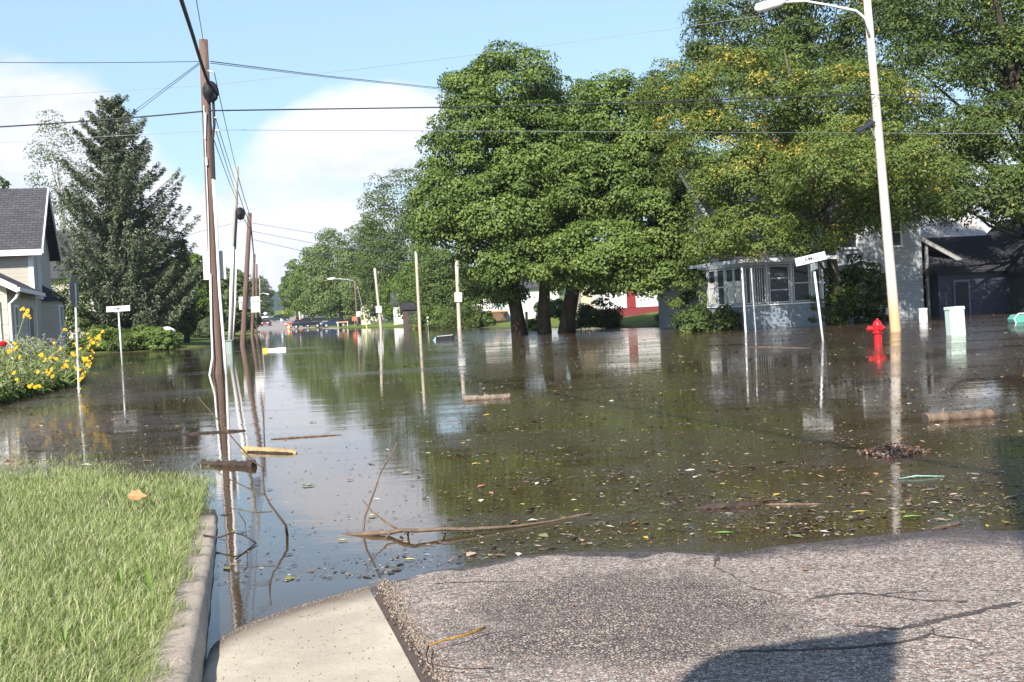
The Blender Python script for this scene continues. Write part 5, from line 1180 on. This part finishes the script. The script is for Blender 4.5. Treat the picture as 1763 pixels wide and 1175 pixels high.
# ------------------------------------------------------------------ floating wood and litter
def log(label, a, b, r0, r1, mat, seed, z=None, name='floating_log', cat='log', group='logs floating on the flood', hollow=False, seg=26, k=14):
    A, B = P(*a), P(*b); rr = random.Random(seed); o0 = A.copy(); pts = []; rad = []
    zc = z if z is not None else r0*.55
    for i in range(seg+1):
        f = i/seg; pts.append(A.lerp(B, f)-o0+Vector((0, rr.uniform(-.1, .1)*r0, zc*(1-.15*math.sin(f*3)))))
        e_ = 1 if cat == 'log' else min(1, .25+4*min(f, 1-f)); rad.append((r0*(1-f)+r1*f)*rr.uniform(.82, 1.12)*e_)
    root = thing(name, o0, label, cat, group)
    MB().tube(pts, rad, k, jit=.16, rng=rr).build('bark', mat, root, smooth=True)
    for q_ in range(1):
        j_ = rr.randint(2, seg-2); u_ = Vector((rr.uniform(-.4, .4), rr.uniform(-.6, 0), 1)).normalized(); MB().tube([pts[j_]+u_*rad[j_]*.7, pts[j_]+u_*rad[j_]*1.7], [rad[j_]*.28, rad[j_]*.15], 6).build('branch_stub', mat, root)
    d = (pts[1]-pts[0]).normalized()
    e = pts[-1] if hollow else pts[0]; dd_ = (pts[-1]-pts[-2]).normalized() if hollow else -d; re = rad[-1] if hollow else rad[0]
    MB().tube([e+dd_*.001, e+dd_*.006], [re*.8, re*.74], k).build('cut_end', plain('rotten_core' if hollow else 'cut_wood', (.012, .01, .009) if hollow else (.05, .04, .035), .9), root)
    return root
log('brown log with a dark cut end floating below the hydrant on the right', (1593, 727), (1708, 718), .062, .055, BARKM, 1)
log('dull brown log floating in the middle of the water', (800, 690), (879, 686), .055, .045, wood('grey_log', (.24, .19, .15), (.10, .08, .06), 3, 9), 2)
log('hollow dark log lying just off the corner of the lawn', (346, 801), (437, 804), .03, .045, wood('wet_bark', (.07, .05, .04), (.02, .016, .014), 3, 9), 3, hollow=True)
log('long thin dark stick crossing the reflection of the brown pole', (310, 749), (423, 742), .012, .024, _mc['wet_bark'], 4, name='floating_stick', cat='stick', group='sticks floating on the flood')
log('straight thin pale stick right of the long dark stick', (466, 757), (588, 749), .012, .008, BARKM, 5, name='floating_stick', cat='stick', group='sticks floating on the flood')
log('long waterlogged brown branch lying low in the litter on the right', (1196, 877), (1310, 870), .026, .03, _mc['wet_bark'], 6, z=.004, name='floating_stick', cat='stick', group='sticks floating on the flood')
log('thin continuation of sodden sticks right of the waterlogged branch', (1318, 870), (1420, 869), .012, .006, BARKM, 7, z=.004, name='floating_stick', cat='stick', group='sticks floating on the flood')
log('short reddish stick near the right shore', (1604, 913), (1655, 902), .014, .008, BARKM, 8, z=.006, name='floating_stick', cat='stick', group='sticks floating on the flood')
log('tiny dark stick floating between the waterlogged branch and the asphalt', (1463, 896), (1500, 891), .010, .006, _mc['wet_bark'], 12, z=.006, name='floating_stick', cat='stick', group='sticks floating on the flood')
log('long pale sodden stick drifting above the kerb reflection at far left', (1290, 598), (1392, 600), .03, .02, BARKM, 9, z=.0, name='floating_stick', cat='stick', group='sticks floating on the flood')['label'] = 'thin sodden stick floating left of the leaning street sign post'
# split plank
A = P(416, 777); rr = random.Random(8); Bv = P(511, 781)-A; n = 22; mb = MB(); rows = []
SW = wood('split_wood', (.46, .34, .17), (.15, .09, .05), 2, 4); SW2 = _mc['wet_bark']
for i in range(n+1):
    f = i/n; c = Bv*f; e = min(1, .55+5*min(f, 1-f)); h_ = .062*e*(1-.35*f)+rr.uniform(-.004, .004); w_ = .075*e
    rows.append([(c.x+rr.uniform(-.006, .006), c.y-w_, -.02), (c.x, c.y-w_*.95, h_*.35+rr.uniform(-.004, .004)), (c.x, c.y-w_*.4, h_*.85), (c.x, c.y+w_*.1, h_), (c.x, c.y+w_*.7, h_*.7), (c.x, c.y+w_, -.02)])
for i in range(n):
    for j in range(5): mb.quad(rows[i][j], rows[i+1][j], rows[i+1][j+1], rows[i][j+1])
mb.quad(*rows[0]); mb.quad(*rows[-1][::-1])
root = thing('floating_log', A, 'split log with yellowish bare wood floating beyond the lawn corner', 'log', 'logs floating on the flood'); mb.build('split_wood', SW, root)
mb = MB(); rk = [[(r[0][0], r[0][1]-.006, -.02), (r[0][0], r[0][1]-.006-.004*(i % 3), r[1][2]*.8), (r[1][0], r[1][1]+.01, r[1][2]*1.05+.003)] for i, r in enumerate(rows[3:-1])]
for i in range(len(rk)-1):
    for j in range(2): mb.quad(rk[i][j], rk[i+1][j], rk[i+1][j+1], rk[i][j+1])
mb.build('bark', SW2, root)

# branches and twigs
def branch(label, base, pts, r0, r1, mat=BARKM, side=(), name='fallen_branch', cat='branch'):
    """pts: (px, py, height above water at that px/py given as ground pixel) in world after P/PD"""
    pts = [Vector(p) for p in pts]; o0 = pts[0].copy(); n = len(pts)
    mb = MB(); rr = random.Random(label); mb.tube([p-o0 for p in pts], [r0*(1-i/(n-1))+r1*i/(n-1) for i in range(n)], 8, jit=.12, rng=rr)
    o = mb.build(name, mat, None, smooth=True); o.location = o0; tag(o, label, cat, 'branches and twigs in the water')
    for sp in side:
        sp = [Vector(p)-o0 for p in sp]; MB().tube(sp, [r0*.38*(1-i/len(sp))+.002 for i in range(len(sp))], 6).build('twig', mat, o)
    return o
def PZ(px, gy, z): v = P(px, gy); v.z = z; return v
YB = P(690, 915).y
branch('long bare branch floating in front of the asphalt, knotted at its middle', None,
  [P(592, 922, -.01), P(640, 919, .012), P(672, 917, .02), P(692, 913, .045), P(712, 914, .05), P(765, 911, .04), P(800, 912, .03), P(850, 909, .02), P(890, 906, .01), P(950, 898, .004), P(990, 889, .0), P(1018, 884, .01)], .016, .007,
  side=([PD(625, 918, YB), PD(628, 890, YB), PD(645, 845, YB-.02), PD(655, 815, YB), PD(672, 785, YB), PD(684, 762, YB+.03)], [P(692, 916, .03), PD(665, 900, YB-.05), PD(640, 880, YB-.05), PD(624, 861, YB-.05)], [P(703, 913, .05), PD(702, 925, YB-.1)], [P(762, 911, .04), PD(766, 905, YB-.02), PD(760, 920, YB-.15)], [P(672, 918, .02), P(660, 932, -.01)]))
Yt = P(495, 926).y
branch('tall bent twig rising out of the water right of the kerb', None, [P(495, 926, -.02), PD(492, 905, Yt), PD(478, 886, Yt), PD(464, 868, Yt), PD(456, 850, Yt+.02), PD(453, 828, Yt+.04), PD(453, 806, Yt+.05), PD(438, 796, Yt+.1), PD(426, 783, Yt+.15)], .009, .004, wood('olive_twig', (.14, .11, .06), (.06, .045, .03), 3, 20),
  side=([PD(455, 852, Yt+.02), PD(430, 842, Yt+.1), PD(400, 828, Yt+.2), PD(372, 812, Yt+.3)], [PD(468, 881, Yt), PD(440, 883, Yt), PD(400, 876, Yt+.1)], [PD(426, 783, Yt+.15), PD(405, 760, Yt+.2), PD(372, 720, Yt+.3), PD(341, 684, Yt+.4)]))
Yk = P(441, 936).y
branch('short dark twig angling over the kerb edge to the water', None, [PD(350, 922, Yk+.05), PD(376, 926, Yk), PD(402, 917, Yk), PD(420, 922, Yk), P(441, 935, .01)], .007, .005, _mc['wet_bark'],
  side=([PD(424, 924, Yk), PD(422, 900, Yk), PD(410, 882, Yk+.05)], [P(441, 935, .01), P(425, 948, .003), P(405, 963, .002)]))
# twig on the road
zr = .075
tw = [P(735, 1143, .098), P(733, 1128, .095), P(737, 1112, .09), P(760, 1104, .09), P(800, 1094, .086), P(834, 1081, .088)]
branch('bent yellow brown twig lying on the asphalt near the gutter', None, tw[2:], .003, .0065, wood('yellow_twig', (.50, .30, .04), (.22, .09, .03), 9, 9), name='road_twig', cat='twig')
branch('thin dark curved twig lying below the yellow one on the asphalt', None, [P(738, 1112, .092), P(734, 1128, .094), P(737, 1142, .097), P(765, 1148, .096), P(800, 1152, .095), P(850, 1150, .094)], .003, .0015, _mc['wet_bark'], name='road_twig', cat='twig')

# heap of sodden leaves and sticks
def heap():
    rng = np.random.default_rng(5); c = P(1537, 781); n = 1500
    a = rng.uniform(0, 2*np.pi, n); r = rng.uniform(0, 1, n)**.6*(1+.25*np.sin(a*3+1))
    X = c.x+np.cos(a)*r*.27; Yv = c.y+np.sin(a)*r*.22; Z = .005+.085*np.clip(1-r**1.4, 0, 1)*rng.uniform(.3, 1, n)
    V, Q = leafquads(rng, np.stack([X, Yv, Z], 1), rng.normal(size=(n, 3))*.8+[0, -.3, .8], rng.uniform(.02, .06, n), .022)
    me = npmesh('debris_heap', V-np.array(c), Q, bpy.data.materials['leaf_litter'], None, {'tint': np.repeat(np.where(rng.uniform(0, 1, n) < .07, .95, rng.beta(1.1, 3.0, n)), 4)})
    me.location = c; tag(me, 'floating heap of dead leaves and sticks below the hydrant', 'debris heap')
heap()
# single leaves that stand out
def leaf(label, p, L, W, rz, mat, tilt=(0, 0), group='single leaves lying about'):
    n = 10; mb = MB(); top = []; bot = []; rl = random.Random(label)
    for i in range(n+1):
        f = i/n; w = W*math.sin(math.pi*f**.8)*.5*rl.uniform(.72, 1.1); top.append((L*(f-.5), w, w*.25+rl.uniform(0, .05)*W)); bot.append((L*(f-.5), -w*rl.uniform(.8, 1.1), w*.25+rl.uniform(0, .08)*W))
    for i in range(n): mb.quad((L*(i/n-.5), 0, 0), (L*((i+1)/n-.5), 0, 0), top[i+1], top[i]); mb.quad(bot[i], bot[i+1], (L*((i+1)/n-.5), 0, 0), (L*(i/n-.5), 0, 0))
    o = mb.build('fallen_leaf', mat); o.location = p; o.rotation_euler = (tilt[0], tilt[1], rz); tag(o, label, 'leaf', group); return o
LO = plain('orange_leaf', (.42, .19, .08), .7, var=.35, scale=25); LG = plain('green_leaf', (.16, .30, .06), .5, var=.3, scale=20); LY = plain('yellow_leaf', (.62, .50, .14), .6, var=.3, scale=20); LB = plain('brown_leaf', (.28, .13, .06), .7, var=.3, scale=20)
q = P(237, 866, .12); leaf('large dry orange brown leaf lying on the lawn', (q.x, q.y, .17), .15, .10, .1, LO, (.75, .1))
for l, px, py, L_, W_, rz, m_ in (('bright green leaf floating right of the bent twig', 532, 836, .13, .05, .1, LG), ('yellow curled leaf beside the upright twig of the long branch', 642, 888, .07, .045, .3, LY),
    ('yellow orange leaf in mid water right of the upright twig', 820, 799, .08, .06, .2, LY), ('orange leaf touching the long branch at its right half', 886, 898, .06, .03, .1, LO),
    ('green leaf just off the asphalt edge', 1246, 918, .12, .05, -.1, LG), ('pale green leaf near the right shore', 1570, 890, .13, .05, .05, LG), ('long pale leaf left of the lamp pole reflection', 1480, 881, .12, .03, .03, LY),
    ('pair sized pale leaf below the upright twig', 590, 930, .07, .03, .1, LY), ('slim yellow leaf under the long branch near the asphalt', 705, 963, .08, .03, -.3, LY), ('white blossom like leaf floating beyond the left lawn', 148, 801, .12, .08, 0, plain('white_petal', (.75, .72, .65), .5)),
    ('orange leaf floating beyond the lawn right of the white petal', 252, 794, .12, .05, 0, LO), ('small orange leaf left of the debris heap', 1448, 811, .07, .04, .1, LO), ('brown leaf floating right of the bright green leaf', 603, 826, .07, .035, .4, LB),
    ('white petal floating right of the long thin pale stick', 737, 781, .06, .05, 0, _mc['white_petal']), ('reddish leaf on the asphalt near the crack', 1388, 980, .05, .03, .4, LB), ('small red brown leaf in the middle of the asphalt', 990, 1041, .035, .018, .2, LB), ('slim reddish leaf on the asphalt below the yellow twig', 828, 1146, .05, .014, -.1, LB)):
    q = P(px, py, .007 if py < 935 or px < 710 and py < 970 else .03+(py-960)*.00030); leaf(l, q, L_, W_, rz, m_)
fth = MB(); c = P(1580, 824)
fth.tube([(-.14, 0, 0), (0, .01, .012), (.2, 0, 0)], [.002, .005, .002], 6); f_ = fth.build('plastic_scrap', plain('teal_plastic', (.25, .5, .42), .4)); f_.location = c+Vector((0, 0, .006)); tag(f_, 'thin teal plastic scrap floating below the debris heap', 'litter')

# broad leafed weeds standing in the lawn
def weed(label, px, py, n, L, seed, mat=LG):
    rr = random.Random(seed); c = P(px, py, .1); root = thing('lawn_weed', (c.x, c.y, .1), label, 'weed', 'weeds in the lawn')
    for i in range(n):
        a = rr.uniform(0, 6.28); pts = [Vector((0, 0, 0)), Vector((math.cos(a)*L*.15, math.sin(a)*L*.15, L*.6)), Vector((math.cos(a)*L*.4, math.sin(a)*L*.4, L))]
        mb = MB(); s_ = Vector((-math.sin(a), math.cos(a), 0))*L*.05
        mb.quad(pts[0]-s_*.3, pts[0]+s_*.3, pts[1]+s_, pts[1]-s_); mb.quad(pts[1]-s_, pts[1]+s_, pts[2]+s_*.1, pts[2]-s_*.1); mb.build('leaf', mat, root)
WG = leafmat('weed_green', (.15, .24, .05), (.2, .28, .07))
for l, px, py, n, L_ in (('tall bright weed with upright blades near the middle of the lawn', 208, 1035, 4, .17), ('bright weed tuft close to the kerb', 262, 1040, 5, .16), ('bent bright weed at the bottom of the lawn', 110, 1140, 4, .15), ('small round leaved weed left of the lawn centre', 148, 1002, 5, .09), ('slim weed behind the orange leaf', 247, 858, 3, .13), ('low weed near the left edge of the lawn', 22, 985, 6, .1)):
    weed(l, px, py, n, L_, px, WG)

# ------------------------------------------------------------------ flower bed on the left
def bed():
    rng = np.random.default_rng(44)
    def pos(n, lo=0.0, hi=3.0):
        f = rng.uniform(0, 1, n); Y = 21.0+f*13; xe = np.interp(Y, [20, 21.8, 26, 32, 38], [-9.6, -10.6, -11.3, -12.2, -14])
        return xe-rng.uniform(lo, hi, n)*1.0, Y, xe
    root = thing('flower_bed_plants', (-12, 26, .1), 'dense mound of green flowering plants spilling into the water at the left edge', 'plants')
    o0 = np.array([-12, 26, .1])
    # airy stems and narrow leaves
    n = 26000; X, Y, xe = pos(n, -.1, 5.5); d = np.clip((xe-X)/1.4, 0, 1)
    H = (.45+.80*d**.7)*(1+.15*np.sin(X*2.1+Y*1.3)); Z = rng.uniform(0, 1, n)**.75*H
    N = rng.normal(size=(n, 3))+[0.2, -.5, .6]
    V, Q = leafquads(rng, np.stack([X+.12*np.sin(Z*3), Y, Z], 1)-o0, N, rng.uniform(.08, .19, n), rng.uniform(.025, .05, n))
    t_ = np.clip(rng.normal(.5, .25, n)+.2*np.sin(X*1.5+Y), 0, 1)
    npmesh('foliage', V, Q, leafmat('bed_leaf', (.08, .13, .035), (.29, .33, .14), (.36, .32, .26), .25), root, {'tint': np.repeat(t_, 4), 'turn': np.repeat((rng.uniform(0, 1, n) < .14)*.7, 4)})
    mb = MB()
    for i in range(260):
        x, y, e = [float(v[0]) for v in pos(1, 0, 4)]; h_ = rng.uniform(.7, 1.35); mb.tube([Vector((x, y, 0))-Vector(o0), Vector((x+rng.normal()*.1, y, h_*.6))-Vector(o0), Vector((x+rng.normal()*.25, y+rng.normal()*.1, h_))-Vector(o0)], [.007, .006, .004], 4, cap=False)
    st = mb.build('stems', plain('stem_green', (.20, .22, .10), .7), root); st['kind'] = 'stuff'
    # grey seed heads
    n = 2600; X, Y, xe = pos(n, .4, 5); X = X; Z = 1.05+.35*rng.uniform(0, 1, n)+.1*np.sin(X*3)
    V, Q = leafquads(rng, np.stack([X, Y, Z], 1)-o0, rng.normal(size=(n, 3)), rng.uniform(.05, .14, n), .016)
    npmesh('seed_heads', V, Q, plain('seed_grey', (.32, .28, .28), .9), root)
    # hostas and broad leaves at the water edge
    n = 2600; f = rng.uniform(0, 1, n); Y = 20.6+f*11; xe = np.interp(Y, [20, 21.8, 26, 32, 38], [-9.6, -10.6, -11.3, -12.2, -14]); X = xe+.15-rng.uniform(0, .9, n)
    ii = rng.integers(0, 55, n); cxy = rng.uniform(0, 1, (55, 2)); hx = cxy[:, 0]; Yh = 20.8+hx*10.5; Xh = np.interp(Yh, [20, 21.8, 26, 32, 38], [-9.6, -10.6, -11.3, -12.2, -14])+.1-cxy[:, 1]*.6
    a = rng.uniform(0, 2*np.pi, n); rr_ = rng.uniform(.05, .34, n); C = np.stack([Xh[ii]+np.cos(a)*rr_, Yh[ii]+np.sin(a)*rr_, .04+.28*(1-rr_/.38)+rng.uniform(0, .1, n)], 1)
    ax = np.stack([np.cos(a), np.sin(a), -.5*np.ones(n)], 1)
    V, Q = leafquads(rng, C-o0, np.stack([np.cos(a)*.5, np.sin(a)*.5, np.ones(n)], 1)+rng.normal(size=(n, 3))*.2, rng.uniform(.14, .26, n), rng.uniform(.07, .12, n), axis=ax)
    npmesh('broad_leaves', V, Q, LF['hosta'], root, {'tint': np.repeat(rng.uniform(0, 1, n), 4), 'turn': np.zeros(n*4)})
    # dark undergrowth
    n = 9000; X, Y, xe = pos(n, -.05, 3); Z = rng.uniform(-.05, .5, n)
    V, Q = leafquads(rng, np.stack([X, Y, Z], 1)-o0, rng.normal(size=(n, 3))+[0, -.2, .8], rng.uniform(.09, .16, n), .07)
    npmesh('undergrowth', V, Q, LF['maple'], root, {'tint': np.repeat(rng.uniform(0, .7, n), 4), 'turn': np.zeros(n*4)})
bed()
YF = plain('yellow_petal', (.80, .48, .01), .6, var=.2, scale=20); YC = plain('flower_centre', (.30, .12, .02), .8)
fl_me = None
def flower_mesh():
    mb = MB()
    for i in range(9):
        a = 2*math.pi*i/9; c, s_ = math.cos(a), math.sin(a); mb.quad((0, 0, 0), (c*.025-s_*.013, s_*.025+c*.013, .006), (c*.058, s_*.058, -.004), (c*.025+s_*.013, s_*.025-c*.013, .006))
    return mb
pet = flower_mesh().build('yellow_flower', YF); cen = MB().lathe([(.016, 0), (.014, .012), (.005, .018)], 8).build('centre', YC, pet)
spots = [(40, 532, 24), (47, 536, 24), (44, 541, 24), (49, 544, 24), (41, 546, 24), (23, 590, 23), (28, 598, 23), (110, 568, 27), (93, 590, 27), (34, 614, 24), (72, 610, 25), (70, 612, 25), (78, 618, 25), (86, 616, 25), (110, 631, 26), (113, 628, 26), (85, 642, 25), (80, 641, 25), (88, 637, 25), (83, 645, 25), (24, 642, 24),
  (50, 665, 23), (55, 662, 23), (60, 667, 23), (66, 664, 23), (92, 648, 25), (97, 618, 26), (131, 595, 27), (128, 612, 27), (133, 611, 27), (125, 609, 27), (137, 601, 27), (153, 582, 28), (157, 591, 28), (160, 588, 28), (155, 594, 28), (165, 583, 28), (176, 571, 28), (181, 571, 28), (171, 578, 28), (172, 582, 28), (169, 594, 28),
  (143, 617, 27), (149, 617, 27), (153, 622, 27), (146, 622, 27), (156, 626, 27), (150, 628, 27), (144, 620, 27), (159, 617, 27), (154, 631, 27), (148, 619, 27), (136, 637, 27), (145, 641, 27), (145, 648, 27), (141, 651, 27), (137, 654, 27), (133, 636, 27), (137, 670, 27), (104, 600, 26), (15, 606, 24), (150, 575, 28), (152, 600, 28), (159, 604, 28), (116, 622, 26), (64, 640, 24), (30, 655, 23)]
rr = random.Random(6); first = True
adj = ['open', 'small', 'bright', 'drooping', 'half shaded']
def make_flower(px, py, Y, s):
    global first
    p = PD(px, py, Y)
    if first: o, c = pet, cen; first = False
    else:
        o = pet.copy(); COL.objects.link(o); c = cen.copy(); COL.objects.link(c); c.parent = o
    o.location = p; o.scale = (s, s, s); o.rotation_euler = (math.radians(rr.uniform(35, 95)), rr.uniform(-.4, .4), rr.uniform(-.6, .6))
    tag(o, 'yellow daisy like flower among the many on the bed at left', 'flower', 'yellow flowers on the bed at left')
for px, py, Y in spots:
    make_flower(px, py, Y, rr.uniform(.6, .95)); 
    for _ in range(1): make_flower(px+rr.uniform(-3.5, 3.5), py+rr.uniform(-4, 4), Y+rr.uniform(-.3, .3), rr.uniform(.4, .75))
sm = thing('tall_flower_plant', PD(100, 660, 26), 'long arching green stalks rising past the stop sign post', 'plant'); O = Vector(sm.location); mb = MB()
for pts in (((20, 640, 24), (30, 580, 24), (44, 540, 24)), ((60, 650, 26), (95, 610, 27), (130, 580, 27.5), (165, 568, 28), (180, 571, 28)), ((110, 650, 27), (135, 620, 27), (155, 590, 28)), ((80, 640, 26), (92, 600, 26), (110, 568, 27)), ((110, 655, 27), (130, 640, 27), (148, 622, 27)), ((50, 640, 26), (100, 606, 27), (150, 590, 28), (165, 583, 28)), ((120, 660, 27), (150, 640, 27), (156, 626, 27)), ((10, 640, 23), (18, 615, 23), (26, 594, 23))):
    mb.tube([rel(*p) for p in pts], .010, 5)
mb.build('stalks', plain('stalk_green', (.22, .26, .08), .7), sm)
rf_ = MB().lathe([(.02, 0), (.07, .02), (.08, .06), (.04, .09)], 10).build('red_flower', plain('red_petal', (.6, .01, .02), .5)); rf_.location = PD(4, 597, 24); rf_.scale = (1.3,)*3; tag(rf_, 'single red bloom at the left edge of the flower bed', 'flower')

# ------------------------------------------------------------------ air
def haze():
    m, t, out = mat_base('haze_air')
    v = t.n('ShaderNodeVolumePrincipled', i={'Color': (.80, .88, 1, 1), 'Density': .0002, 'Anisotropy': .3})
    t.t.links.new(v.outputs[0], out.inputs['Volume'])
    tag(MB().box(-2700, 2700, -100, 3500, -3, 75).build('haze', m), 'thin summer haze over the far end of the street', 'haze', kind='stuff')
haze()
